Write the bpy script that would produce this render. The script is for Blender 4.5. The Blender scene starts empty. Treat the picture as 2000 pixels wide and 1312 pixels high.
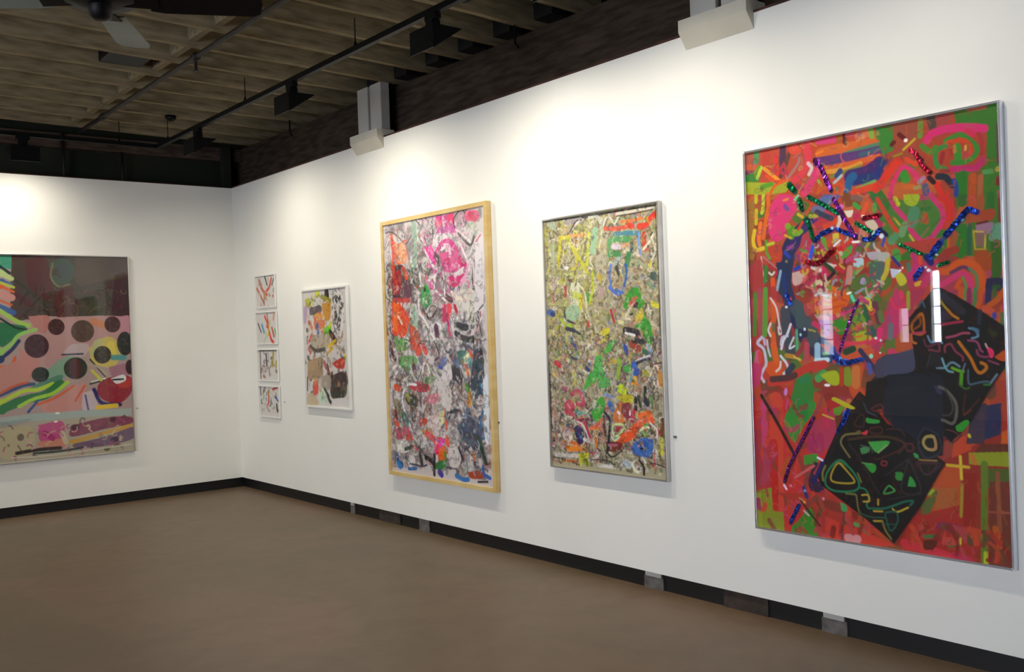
import bpy, bmesh, math, random
import numpy as np
from mathutils import Vector, Matrix

scene = bpy.context.scene
C = scene.collection

# ------------------------------------------------------------------ camera
cam_data = bpy.data.cameras.new('camera')
cam = bpy.data.objects.new('camera', cam_data)
C.objects.link(cam)
scene.camera = cam
cam_data.sensor_fit = 'HORIZONTAL'
cam_data.sensor_width = 36.0
cam_data.lens = 1891.28 / 2000 * 36.0
cam_data.clip_start = 0.05
F_ = Vector((0.62906789, 0.77732291, -0.0065333))
R_ = Vector((0.77669605, -0.62886095, -0.03573737))
U_ = Vector((0.03188802, -0.01740684, 0.99933986))
cam.matrix_world = Matrix(((R_.x, U_.x, -F_.x, -4.166339), (R_.y, U_.y, -F_.y, -9.747622),
                           (R_.z, U_.z, -F_.z, 1.55), (0, 0, 0, 1)))

# ------------------------------------------------------------------ world, exposure
world = bpy.data.worlds.new('world')
scene.world = world
world.use_nodes = True
world.node_tree.nodes['Background'].inputs[0].default_value = (0.55, 0.7, 1.0, 1)
world.node_tree.nodes['Background'].inputs[1].default_value = 0.6
vs = scene.view_settings
vs.view_transform = 'Standard'
vs.look = 'None'
vs.exposure = 0.20
vs.gamma = 1.0
vs.use_curve_mapping = False
WASH_POWER = 1.0          # watts of each wall-washing track lamp
WASH_COLOR = (1.0, 0.935, 0.80)
DAY_COLOR = (0.76, 0.84, 1.0)
BEAM_SHARE, BEAM_TILT, BEAM_SPREAD = 19.0, 80, 160
WIDE_SHARE = 0.8

# ------------------------------------------------------------------ materials
def lin(c):
    return c / 12.92 if c <= 0.04045 else ((c + 0.055) / 1.055) ** 2.4

def hexc(h):
    return tuple(lin(int(h[i:i + 2], 16) / 255) for i in (0, 2, 4))

def material(name, color, rough=0.6, metal=0.0, color2=None, scale=3.0, detail=6.0, bump=0.0,
             stretch=(1, 1, 1), spec=0.5, lo=0.35, hi=0.65, coat=0.0, bump_scale=None, bump_dist=0.01):
    m = bpy.data.materials.new(name)
    m.use_nodes = True
    nt = m.node_tree
    b = nt.nodes['Principled BSDF']
    c1 = hexc(color) if isinstance(color, str) else color
    b.inputs['Base Color'].default_value = (*c1, 1)
    b.inputs['Roughness'].default_value = rough
    b.inputs['Metallic'].default_value = metal
    b.inputs['Specular IOR Level'].default_value = spec
    b.inputs['Coat Weight'].default_value = coat
    tc = nt.nodes.new('ShaderNodeTexCoord')
    mp = nt.nodes.new('ShaderNodeMapping')
    mp.inputs['Scale'].default_value = stretch
    nt.links.new(tc.outputs['Object'], mp.inputs['Vector'])
    no = nt.nodes.new('ShaderNodeTexNoise')
    no.inputs['Scale'].default_value = scale
    no.inputs['Detail'].default_value = detail
    nt.links.new(mp.outputs[0], no.inputs['Vector'])
    if color2:
        c2 = hexc(color2) if isinstance(color2, str) else color2
        r = nt.nodes.new('ShaderNodeValToRGB')
        r.color_ramp.elements[0].position = lo
        r.color_ramp.elements[1].position = hi
        r.color_ramp.elements[0].color = (*c1, 1)
        r.color_ramp.elements[1].color = (*c2, 1)
        nt.links.new(no.outputs['Fac'], r.inputs[0])
        nt.links.new(r.outputs[0], b.inputs['Base Color'])
    if bump:
        nb = no
        if bump_scale:
            nb = nt.nodes.new('ShaderNodeTexNoise')
            nb.inputs['Scale'].default_value = bump_scale
            nb.inputs['Detail'].default_value = 4
            nt.links.new(mp.outputs[0], nb.inputs['Vector'])
        bu = nt.nodes.new('ShaderNodeBump')
        bu.inputs['Strength'].default_value = bump
        bu.inputs['Distance'].default_value = bump_dist
        nt.links.new(nb.outputs['Fac'], bu.inputs['Height'])
        nt.links.new(bu.outputs[0], b.inputs['Normal'])
    return m

M = {}
M['wall'] = material('white_wall_paint', 'eae8e0', 0.7, color2='e6e4dc', scale=1.3, bump=0.08, bump_scale=60, bump_dist=0.002, spec=0.25)
M['edge'] = material('raw_board_edge', '4a2618', 0.8, color2='2c130c', scale=9)
M['black'] = material('matte_black_paint', '0b0b0d', 0.5, color2='060607', scale=4)
M['greendark'] = material('dark_green_wall_paint', '1f2620', 0.8, color2='2a2b20', scale=2.5, spec=0.2)
M['deck'] = material('aged_ceiling_boards', '7c7058', 0.9, color2='4c4230', scale=5, stretch=(1, 5, 1), bump=0.3, spec=0.1)
M['beam'] = material('rough_dark_timber', '463b32', 0.9, color2='30271f', scale=9, stretch=(4, .5, 3), bump=0.4, spec=0.1)
M['ledger'] = material('brown_timber', '5a4c42', 0.9, color2='40342c', scale=6, stretch=(1, 5, 5), spec=0.1)
M['joist'] = material('whitewashed_joist_timber', '988a6c', 0.9, color2='645640', scale=9, stretch=(0.5, 3, 3), bump=0.4, spec=0.1, lo=0.25, hi=0.8)
M['column'] = material('grey_white_column_paint', 'b9b6ae', 0.7, color2='a9a69f', scale=3, spec=0.2)
M['box'] = material('cream_painted_board', 'cfc9b8', 0.7, color2='c4beac', scale=3, spec=0.2)
M['metalblack'] = material('black_metal', '060607', 0.5, 0.0, color2='0a0a0b', scale=10, spec=0.15)
M['pipe'] = material('dark_steel_pipe', '2a2019', 0.6, 0.3, color2='1d1612', scale=8)
M['chrome'] = material('polished_aluminium', 'eef0f6', 0.25, 1.0, color2='dfe3ec', scale=4)
M['silver'] = material('brushed_aluminium', 'd8d6d4', 0.35, 1.0, color2='c0beba', scale=5)
M['gold'] = material('light_maple_wood', 'd4ba80', 0.5, color2='c8a868', scale=5, stretch=(1, 1, 3), spec=0.4)
M['whiteframe'] = material('white_lacquered_frame', 'e4e3de', 0.4, color2='dad9d4', scale=5)
M['backing'] = material('backing_board', '8a7f70', 0.9, color2='746a5c', scale=5)
M['lamp_reflector'] = material('lamp_reflector', 'd8d4cc', 0.3, 0.9, color2='c8c4bc', scale=5)
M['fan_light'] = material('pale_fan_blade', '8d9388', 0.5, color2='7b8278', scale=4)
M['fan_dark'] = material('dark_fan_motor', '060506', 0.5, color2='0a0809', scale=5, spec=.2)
M['block'] = material('grey_concrete_block', '6e6964', 0.9, color2='4f4a46', scale=14, bump=0.4)
M['brick'] = material('brown_brick_patch', '3f332a', 0.9, color2='2b231d', scale=14, bump=0.4)
M['tag'] = material('grey_card', '6a6a66', 0.7, color2='55554f', scale=30)
M['paletag'] = material('pale_card', 'b8b4aa', 0.7, color2='a7a399', scale=30)

def floor_material():
    m = bpy.data.materials.new('sealed_brown_concrete')
    m.use_nodes = True
    nt = m.node_tree
    b = nt.nodes['Principled BSDF']
    tc = nt.nodes.new('ShaderNodeTexCoord')
    def noise(s, d, dist=0.0):
        n = nt.nodes.new('ShaderNodeTexNoise')
        n.inputs['Scale'].default_value = s
        n.inputs['Detail'].default_value = d
        n.inputs['Distortion'].default_value = dist
        nt.links.new(tc.outputs['Object'], n.inputs['Vector'])
        return n
    n1 = noise(0.55, 5, 0.6)
    r = nt.nodes.new('ShaderNodeValToRGB')
    e = r.color_ramp.elements
    e[0].position, e[0].color = 0.32, (*hexc('5a4e3a'), 1)
    e[1].position, e[1].color = 0.68, (*hexc('6c5644'), 1)
    nt.links.new(n1.outputs['Fac'], r.inputs[0])
    n2 = noise(5.0, 8, 1.0)
    r2 = nt.nodes.new('ShaderNodeValToRGB')
    r2.color_ramp.elements[0].position, r2.color_ramp.elements[0].color = 0.3, (0.78, 0.76, 0.72, 1)
    r2.color_ramp.elements[1].position, r2.color_ramp.elements[1].color = 0.62, (1.05, 1.05, 1.05, 1)
    nt.links.new(n2.outputs['Fac'], r2.inputs[0])
    mx = nt.nodes.new('ShaderNodeMix'); mx.data_type = 'RGBA'; mx.blend_type = 'MULTIPLY'
    mx.inputs[0].default_value = 0.6
    nt.links.new(r.outputs[0], mx.inputs[6]); nt.links.new(r2.outputs[0], mx.inputs[7])
    # hairline cracks
    vo = nt.nodes.new('ShaderNodeTexVoronoi'); vo.feature = 'DISTANCE_TO_EDGE'
    vo.inputs['Scale'].default_value = 0.42
    n3 = noise(1.7, 6)
    vm = nt.nodes.new('ShaderNodeMix'); vm.data_type = 'RGBA'; vm.inputs[0].default_value = 0.18
    nt.links.new(tc.outputs['Object'], vm.inputs[6]); nt.links.new(n3.outputs['Color'], vm.inputs[7])
    nt.links.new(vm.outputs[2], vo.inputs['Vector'])
    r3 = nt.nodes.new('ShaderNodeValToRGB')
    r3.color_ramp.elements[0].position, r3.color_ramp.elements[0].color = 0.0, (0.72, 0.68, 0.62, 1)
    r3.color_ramp.elements[1].position, r3.color_ramp.elements[1].color = 0.006, (1, 1, 1, 1)
    nt.links.new(vo.outputs['Distance'], r3.inputs[0])
    m2 = nt.nodes.new('ShaderNodeMix'); m2.data_type = 'RGBA'; m2.blend_type = 'MULTIPLY'
    m2.inputs[0].default_value = 0.35
    nt.links.new(mx.outputs[2], m2.inputs[6]); nt.links.new(r3.outputs[0], m2.inputs[7])
    nt.links.new(m2.outputs[2], b.inputs['Base Color'])
    b.inputs['Roughness'].default_value = 0.45
    b.inputs['Specular IOR Level'].default_value = 0.35
    bu = nt.nodes.new('ShaderNodeBump'); bu.inputs['Strength'].default_value = 0.12
    bu.inputs['Distance'].default_value = 0.004
    nt.links.new(n2.outputs['Fac'], bu.inputs['Height']); nt.links.new(bu.outputs[0], b.inputs['Normal'])
    return m
M['floor'] = floor_material()

def paint_material():
    m = bpy.data.materials.new('painted_surface')
    m.use_nodes = True
    nt = m.node_tree
    b = nt.nodes['Principled BSDF']
    a = nt.nodes.new('ShaderNodeVertexColor'); a.layer_name = 'paint'
    nt.links.new(a.outputs['Color'], b.inputs['Base Color'])
    b.inputs['Roughness'].default_value = 0.6
    b.inputs['Specular IOR Level'].default_value = 0.25
    return m
M['paint'] = paint_material()

def glazing_material():
    m = bpy.data.materials.new('clear_acrylic_glazing')
    m.use_nodes = True
    nt = m.node_tree
    nt.nodes.remove(nt.nodes['Principled BSDF'])
    out = nt.nodes['Material Output']
    tr = nt.nodes.new('ShaderNodeBsdfTransparent')
    gl = nt.nodes.new('ShaderNodeBsdfGlossy'); gl.inputs['Roughness'].default_value = 0.015
    fr = nt.nodes.new('ShaderNodeFresnel'); fr.inputs['IOR'].default_value = 1.5
    mx = nt.nodes.new('ShaderNodeMixShader')
    ge = nt.nodes.new('ShaderNodeNewGeometry')
    inv = nt.nodes.new('ShaderNodeMath'); inv.operation = 'SUBTRACT'; inv.inputs[0].default_value = 1.0
    nt.links.new(ge.outputs['Backfacing'], inv.inputs[1])
    mu = nt.nodes.new('ShaderNodeMath'); mu.operation = 'MULTIPLY'
    nt.links.new(fr.outputs[0], mu.inputs[0]); nt.links.new(inv.outputs[0], mu.inputs[1])
    nt.links.new(mu.outputs[0], mx.inputs[0])
    nt.links.new(tr.outputs[0], mx.inputs[1]); nt.links.new(gl.outputs[0], mx.inputs[2])
    nt.links.new(mx.outputs[0], out.inputs['Surface'])
    return m
M['glazing'] = glazing_material()

def emission(name, color, strength):
    m = bpy.data.materials.new(name)
    m.use_nodes = True
    nt = m.node_tree
    b = nt.nodes['Principled BSDF']
    b.inputs['Base Color'].default_value = (0.02, 0.02, 0.02, 1)
    b.inputs['Emission Color'].default_value = (*color, 1)
    b.inputs['Emission Strength'].default_value = strength
    return m
M['daylit_pane'] = emission('daylit_window_pane', DAY_COLOR, 10.0)
M['daylit_pane_bright'] = emission('daylit_window_pane_bright', DAY_COLOR, 50.0)
M['added_fill_pane'] = emission('added_fill_window_pane', DAY_COLOR, 11.0)  # glowing panes of the two added, unseen fill windows
M['lamp'] = emission('lamp_tube', WASH_COLOR, 8.0)

# ------------------------------------------------------------------ helpers
def add_box(bm, x0, x1, y0, y1, z0, z1):
    v = [bm.verts.new((x, y, z)) for x in (x0, x1) for y in (y0, y1) for z in (z0, z1)]
    for f in ((0, 1, 3, 2), (4, 6, 7, 5), (0, 4, 5, 1), (2, 3, 7, 6), (0, 2, 6, 4), (1, 5, 7, 3)):
        bm.faces.new([v[i] for i in f])

def add_prism(bm, poly, axis, a, b):
    """poly of 2-D points swept along axis ('x': (y,z), 'y': (x,z), 'z': (x,y)) from a to b."""
    def p3(p, t):
        return {'x': (t, p[0], p[1]), 'y': (p[0], t, p[1]), 'z': (p[0], p[1], t)}[axis]
    A = [bm.verts.new(p3(p, a)) for p in poly]
    B = [bm.verts.new(p3(p, b)) for p in poly]
    n = len(poly)
    bm.faces.new(A); bm.faces.new(B[::-1])
    for i in range(n):
        bm.faces.new([A[i], B[i], B[(i + 1) % n], A[(i + 1) % n]])

def add_tube(bm, p0, p1, r0, r1=None, seg=14):
    r1 = r0 if r1 is None else r1
    p0, p1 = Vector(p0), Vector(p1)
    d = (p1 - p0).normalized()
    u = d.orthogonal().normalized(); w = d.cross(u)
    A, B = [], []
    for i in range(seg):
        t = 2 * math.pi * i / seg
        o = u * math.cos(t) + w * math.sin(t)
        A.append(bm.verts.new(p0 + o * r0)); B.append(bm.verts.new(p1 + o * r1))
    bm.faces.new(A[::-1]); bm.faces.new(B)
    for i in range(seg):
        bm.faces.new([A[i], A[(i + 1) % seg], B[(i + 1) % seg], B[i]])

def add_lathe(bm, prof, center=(0, 0, 0), seg=32):
    rings = []
    for r, z in prof:
        rings.append([bm.verts.new((center[0] + r * math.cos(2 * math.pi * i / seg),
                                    center[1] + r * math.sin(2 * math.pi * i / seg), center[2] + z)) for i in range(seg)])
    for a, b in zip(rings, rings[1:]):
        for i in range(seg):
            bm.faces.new([a[i], a[(i + 1) % seg], b[(i + 1) % seg], b[i]])
    bm.faces.new(rings[0][::-1]); bm.faces.new(rings[-1])

def obj(name, bm, mat, parent=None, loc=None, smooth=False, bevel=0.0):
    me = bpy.data.meshes.new(name)
    bmesh.ops.recalc_face_normals(bm, faces=bm.faces)
    bm.to_mesh(me); bm.free()
    me.materials.append(mat)
    if smooth:
        for p in me.polygons:
            p.use_smooth = True
    o = bpy.data.objects.new(name, me)
    C.objects.link(o)
    if parent:
        o.parent = parent
    if loc:
        o.location = loc
    if bevel:
        b = o.modifiers.new('bevel', 'BEVEL'); b.width = bevel; b.segments = 2; b.limit_method = 'ANGLE'
    return o

def tag(o, label, cat, group=None):
    o['label'] = label; o['category'] = cat
    if group:
        o['group'] = group
    return o

def thing(name, label, cat, loc=(0, 0, 0), group=None):
    o = bpy.data.objects.new(name, None)
    o.empty_display_size = 0.1
    o.location = loc
    C.objects.link(o)
    return tag(o, label, cat, group)

def struct(name, boxes, mat, bevel=0.0):
    bm = bmesh.new()
    for b in boxes:
        add_box(bm, *b)
    o = obj(name, bm, mat, bevel=bevel)
    o['kind'] = 'structure'
    return o

def dup(root, loc, label=None):
    r = root.copy(); C.objects.link(r); r.location = loc
    if label:
        r['label'] = label
    for ch in list(root.children):
        c = ch.copy(); C.objects.link(c); c.parent = r
        for g in ch.children:
            d = g.copy(); C.objects.link(d); d.parent = c
    return r

# ------------------------------------------------------------------ the room
X0, Y0 = -10.0, -13.0            # far left wall and the wall behind the viewer
GAP, TOP = 0.099, 3.14           # the white walls hang between these heights
JB, DECK = 3.6, 3.9              # joist underside, underside of the boards
struct('floor', [(X0 - .2, .8, Y0 - .2, .5, -.1, 0)], M['floor'])
struct('ceiling', [(X0 - .2, .8, Y0 - .2, .5, DECK, DECK + .05)], M['deck'])
struct('wall_right', [(0, .12, Y0, .12, GAP, TOP)], M['wall'])
struct('wall_back', [(X0, 0, 0, .12, GAP, TOP)], M['wall'])
struct('trim_1', [(0, .12, Y0, 0, TOP, TOP + .014)], M['edge'])
struct('trim_2', [(X0, 0, 0, .12, TOP, TOP + .008)], M['edge'])
struct('baseboard_right', [(.022, .10, Y0, 0.02, 0, GAP)], M['black'])
struct('baseboard_back', [(X0, 0.022, .022, .10, 0, GAP)], M['black'])
struct('wall_outer_right', [(.62, .75, Y0, .45, 0, DECK)], M['greendark'])
struct('wall_outer_back', [(X0, .62, .3, .45, 0, DECK)], M['greendark'])
struct('ceiling_beam_right', [(.2, .45, Y0, .3, 3.22, JB)], M['beam'], bevel=.008)
struct('ceiling_beam_back', [(X0, .2, .21, .3, 3.46, JB)], M['ledger'], bevel=.006)

# far left wall: two broad windows added unseen for daylight fill, three slim windows that show only as reflections in the glazed pictures
wins = [(-12.4, -9.2, .5, 2.6, 0), (-8.9, -5.7, .5, 2.6, 0), (-2.52, -2.38, 1.14, 2.21, 2), (-2.01, -1.86, 1.14, 1.66, 1), (-.70, -.47, .95, 1.95, 1)]
boxes = []
y = Y0
for (a, b, z0, z1, slim) in wins:
    boxes.append((X0 - .15, X0, y, a, 0, DECK))
    boxes.append((X0 - .15, X0, a, b, 0, z0)); boxes.append((X0 - .15, X0, a, b, z1, DECK))
    y = b
boxes.append((X0 - .15, X0, y, .3, 0, DECK))
struct('wall_left', boxes, M['wall'])
for k, (a, b, z0, z1, slim) in enumerate(wins):
    w = struct('window_%d' % (k + 1), [(X0 - .10, X0 - .09, a, b, z0, z1)], M[('added_fill_pane', 'daylit_pane', 'daylit_pane_bright')[slim]])
    bm = bmesh.new()
    n = max(1, round((z1 - z0) / (.27 if slim else 1.1)))
    for i in range(1, n):
        zz = z0 + (z1 - z0) * i / n
        add_box(bm, X0 - .085, X0 - .05, a, b, zz - (.008 if slim else .02), zz + (.008 if slim else .02))
    if not slim:
        for i in range(4):
            yy = a + (b - a) * i / 3
            add_box(bm, X0 - .085, X0 - .04, yy - .025, yy + .025, z0, z1)
    obj('window_bars', bm, M['black'], w)
struct('wall_near', [(X0, .3, Y0 - .15, Y0, 0, DECK)], M['beam'])

# ------------------------------------------------------------------ ceiling timbers
SK = 0.065                                  # the joists run slightly askew to the back wall
def joist_mesh(seed):
    rnd = random.Random(seed)
    bm = bmesh.new()
    n = 26
    xs = [X0 + .02 + (.40 - X0) * i / n for i in range(n + 1)]
    rings = []
    for x in xs:
        c = SK * x + rnd.uniform(-.004, .004)
        zb = JB + rnd.uniform(-.003, .003)
        rings.append([bm.verts.new((x, c - .024, zb)), bm.verts.new((x, c + .024, zb + rnd.uniform(-.002, .002))),
                      bm.verts.new((x, c + .024, DECK)), bm.verts.new((x, c - .024, DECK))])
    bm.faces.new(rings[0]); bm.faces.new(rings[-1][::-1])
    for a, b in zip(rings, rings[1:]):
        for i in range(4):
            bm.faces.new([a[i], a[(i + 1) % 4], b[(i + 1) % 4], b[i]])
    return bm
YJ = [-5.16 + .427 * k for k in range(-18, 13)]
jmesh = []
for k, y in enumerate(YJ):
    if y > .02 + .2: continue
    if k < 3:
        o = obj('ceiling_joist', joist_mesh(k), M['joist'], loc=(0, y, 0))
        jmesh.append(o)
    else:
        o = jmesh[k % 3].copy(); C.objects.link(o); o.location = (0, y, 0)
    tag(o, 'pale weathered timber joist spanning under the dark ceiling boards', 'joist', 'timber joists across the ceiling')
bm = bmesh.new(); add_box(bm, -.025, .025, -.1895, .1895, 0, .2)
b0 = None
for k, y in enumerate(YJ[4:-1]):
    if y > -.3: continue
    loc = (-1.58, y + .2135 + SK * -1.58, JB + .03)
    if b0 is None:
        b0 = o = obj('joist_bridging', bm, M['joist'], loc=loc)
    else:
        o = b0.copy(); C.objects.link(o); o.location = loc
    o.location.x += random.Random(k).uniform(-.03, .03)
    tag(o, 'short timber block fixed crosswise between two ceiling joists', 'timber block', 'bridging blocks between the joists')

# ------------------------------------------------------------------ columns in the right wall
def column(y0, y1, label, boxlabel):
    t = thing('column', label, 'column', (0, (y0 + y1) / 2, TOP + .014), 'painted columns above the right wall')
    w, h = (y1 - y0), JB - TOP - .014
    for nm, a, b in (('column_board', -w / 2, -.018), ('column_board', .018, w / 2)):
        bm = bmesh.new(); add_box(bm, .004, .09, a, b, 0, h)
        obj(nm, bm, M['column'], t, bevel=.006)
    bm = bmesh.new(); add_box(bm, .03, .08, -.02, .02, 0, h)
    obj('column_core', bm, M['beam'], t)
    bm = bmesh.new()
    a, b = -w / 2 - .035, w / 2 + .03
    add_prism(bm, [(-.001, 0), (-.062, .085), (-.062, .150), (-.001, .150)], 'y', a, b)
    for s0, s1 in ((a, -w / 2 - .002), (w / 2 + .002, b)):
        add_box(bm, -.001, .10, s0, s1, .1, .150)
    tag(obj('wall_hood', bm, M['box'], None, (0, (y0 + y1) / 2, 3.058)), boxlabel, 'hood', 'hoods over the wall at the columns')
    return t
column(-3.01, -2.64, 'grey white painted column rising above the wall over the small framed collage',
       'smaller cream boxed hood over the wall top, above the small framed collage')
column(-6.64, -6.25, 'grey white painted column cut off by the top edge of the photo, nearer the big red picture',
       'large cream boxed hood over the wall top, nearest the big red and orange picture')

bm = bmesh.new(); add_box(bm, -.033, .06, .13, .2, 3.0, JB)
tag(obj('corner_post', bm, M['greendark'], bevel=.004), 'dark grey post standing in the corner above the white walls', 'post')
for px, z1, lab in ((-1.60, JB, 'thin dark conduit behind the back wall, left one of the two'), (-1.05, 3.46, 'thin dark conduit behind the back wall, nearer the corner')):
    bm = bmesh.new(); add_tube(bm, (px, .19, 3.0), (px, .19, z1), .016)
    tag(obj('conduit', bm, M['pipe'], smooth=True), lab, 'conduit', 'conduits above the back wall')

# ------------------------------------------------------------------ sprinkler pipe
t = thing('sprinkler_pipe', 'long dark pipe running under the joists between the fan and the lighting track', 'pipe', (-1.53, -6.4, 3.56))
bm = bmesh.new(); add_tube(bm, (0, -6.5, 0), (0, 6.3, 0), .019)
obj('pipe', bm, M['pipe'], t, smooth=True)
for yy in (-3.1, -1.05, .55, 3.36, 5.55):
    bm = bmesh.new(); add_tube(bm, (0, yy - .035, 0), (0, yy + .035, 0), .028)
    obj('coupling', bm, M['pipe'], t, smooth=True)
for yy in (-1.05, 3.36):
    bm = bmesh.new(); add_tube(bm, (0, yy, -.02), (0, yy, -.095), .012)
    add_tube(bm, (0, yy, -.095), (0, yy, -.10), .022)
    obj('sprinkler_head', bm, M['pipe'], t)

bm = bmesh.new(); add_box(bm, -.15, .15, -.15, .15, 0, .14)  # black box filling a dark opening between two joists
tag(obj('joist_opening_box', bm, M['fan_dark'], None, (-1.84, -2.50, JB + .02), bevel=.01),
    'black box filling a dark opening between the joists just beyond the hanging fan blade', 'junction box')
bm = bmesh.new(); add_box(bm, -.05, .05, -.05, .05, 0, .1)
for loc, lab in (((-.62, -5.02, JB + .0), 'small dark fitting on a joist near the top edge of the photo'),
                 ((-.98, -1.0, JB + .0), 'small dark fitting on a joist left of the lighting track corner')):
    bm = bmesh.new(); add_lathe(bm, [(.03, -.045), (.045, -.03), (.05, 0)], seg=20)
    tag(obj('ceiling_fitting', bm, M['metalblack'], None, loc, smooth=True), lab, 'fitting')
for loc in ((.02, -4.72, JB), (.02, -1.35, JB)):
    bm = bmesh.new(); add_tube(bm, (0, 0, 0), (0, 0, -.12), .008); add_tube(bm, (0, 0, -.12), (.03, 0, -.15), .008)
    tag(obj('ceiling_hook', bm, M['metalblack'], None, loc),
        'small dark hook hanging from a joist close to the beam, ' + ('behind the nearest track lamp' if loc[1] < -3 else 'behind the farthest track lamp'), 'hook')
for k, y in enumerate((-4.99, -4.55, -4.13, -3.7, -3.25, -2.83)):
    bm = bmesh.new(); add_box(bm, -.10, .03, -.09, .09, 0, .16)
    tag(obj('joist_hanger', bm, M['black'], None, (.165, y + .03, JB + .0)),
        'black metal bracket holding joist ends on the dark beam', 'bracket', 'brackets at the beam')

# ------------------------------------------------------------------ lighting tracks
TX, TZ = -.95, 3.4
def track(name, boxes, rods, label, loc):
    t = thing(name, label, 'lighting track', loc)
    bm = bmesh.new()
    for b in boxes:
        add_box(bm, *b)
    obj('track_rail', bm, M['metalblack'], t)
    for (x, y) in rods:
        bm = bmesh.new(); add_tube(bm, (x, y, .02), (x, y, JB - TZ + .0), .004, seg=8)
        add_tube(bm, (x, y, .018), (x, y, .05), .014, .006, seg=10)
        obj('hanger_rod', bm, M['metalblack'], t)
track('lighting_track', [(-.018, .018, -12.3, .018, -.018, .018)], [(0, -.28), (0, -2.0), (0, -3.72), (0, -5.8), (0, -8)],
      'long black lighting track hanging along the right wall', (TX, -.55, TZ))
track('lighting_track', [(-8.8, -.02, -.018, .018, -.018, .018)], [(-.35, 0), (-2.2, 0), (-4.2, 0)],
      'black lighting track running along above the back wall', (TX, -.55, TZ))

def make_lamp(label, loc, turn):
    """wedge-shaped wall washer; local +x looks at the wall."""
    t = thing('track_lamp', label, 'track lamp', loc, 'wall washers on the black tracks')
    t.rotation_euler = (0, 0, turn)
    bm = bmesh.new(); add_box(bm, -.022, .022, -.055, .055, -.05, -.019)
    obj('adapter', bm, M['metalblack'], t, bevel=.004)
    bm = bmesh.new(); add_box(bm, -.03, .03, -.035, .035, -.115, -.05)
    obj('stem', bm, M['metalblack'], t, bevel=.004)
    bm = bmesh.new()
    zt, a, b, h = -.11, -.085, .115, .135
    # wedge shell: closed back, top and sides; open along the slope towards the wall
    s, w = .006, .118
    add_prism(bm, [(a, zt), (b, zt), (b, zt - s), (a + s, zt - s), (a + s, zt - h), (a, zt - h)], 'y', -w, w)
    for y0 in (-w, w - s):
        add_prism(bm, [(a + s, zt - s), (b, zt - s), (a + s, zt - h)], 'y', y0, y0 + s)
    obj('housing', bm, M['metalblack'], t)
    bm = bmesh.new()
    add_prism(bm, [(a + .012, zt - .012), (a + .03, zt - .012), (a + .012, zt - .08)], 'y', -w + .012, w - .012)
    obj('reflector', bm, M['lamp_reflector'], t)
    bm = bmesh.new(); add_tube(bm, (a + .055, -.08, zt - .035), (a + .055, .08, zt - .035), .007)
    obj('lamp_tube', bm, M['lamp'], t)
    return t
def lamp_light(loc, turn, power, wide=1.0):
    """each fixture throws a steep beam down to the foot of the wall and a weaker wide wash over its top."""
    off = Vector((math.cos(turn), math.sin(turn), 0)) * .03
    for share, tilt, spread in ((BEAM_SHARE, BEAM_TILT, BEAM_SPREAD), (WIDE_SHARE * wide, 45, 150)):
        L = bpy.data.lights.new('wall_washer_light', 'AREA')
        L.shape = 'RECTANGLE'; L.size = .10; L.size_y = .05
        L.energy = power * share; L.color = WASH_COLOR
        L.spread = math.radians(spread)
        o = bpy.data.objects.new('wall_washer_light', L)
        C.objects.link(o)
        a = math.radians(tilt)
        d = Vector((math.cos(turn) * math.cos(a), math.sin(turn) * math.cos(a), -math.sin(a)))
        o.location = Vector(loc) + off + Vector((0, 0, -.20))
        o.rotation_euler = d.to_track_quat('-Z', 'Y').to_euler()
LAMPS = [
    ((TX, -5.15, TZ), 0, 1.0, 'black wedge shaped track lamp nearest the viewer, near the top edge of the photo'),
    ((TX, -3.35, TZ), 0, 1.0, 'black wedge shaped track lamp in the middle of the long track'),
    ((TX, -1.55, TZ), 0, .7, 'black wedge shaped track lamp farthest along the long track, near the corner'),
    ((TX, -6.25, TZ), 0, .65, None), ((TX, -7.6, TZ), 0, .35, None),
    ((-2.12, -.55, TZ), math.pi / 2, .4, 'black track lamp on the back track above the picture with dark discs'),
    ((-3.5, -.55, TZ), math.pi / 2, 1.1, None), ((-5.4, -.55, TZ), math.pi / 2, 1.0, None), ((-7.4, -.55, TZ), math.pi / 2, 1.0, None),
]
for loc, turn, f, lab in LAMPS:
    make_lamp(lab or 'black track lamp outside the photo', loc, turn)
    lamp_light(loc, turn, WASH_POWER * f, .5 if turn else 1.0)

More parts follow.
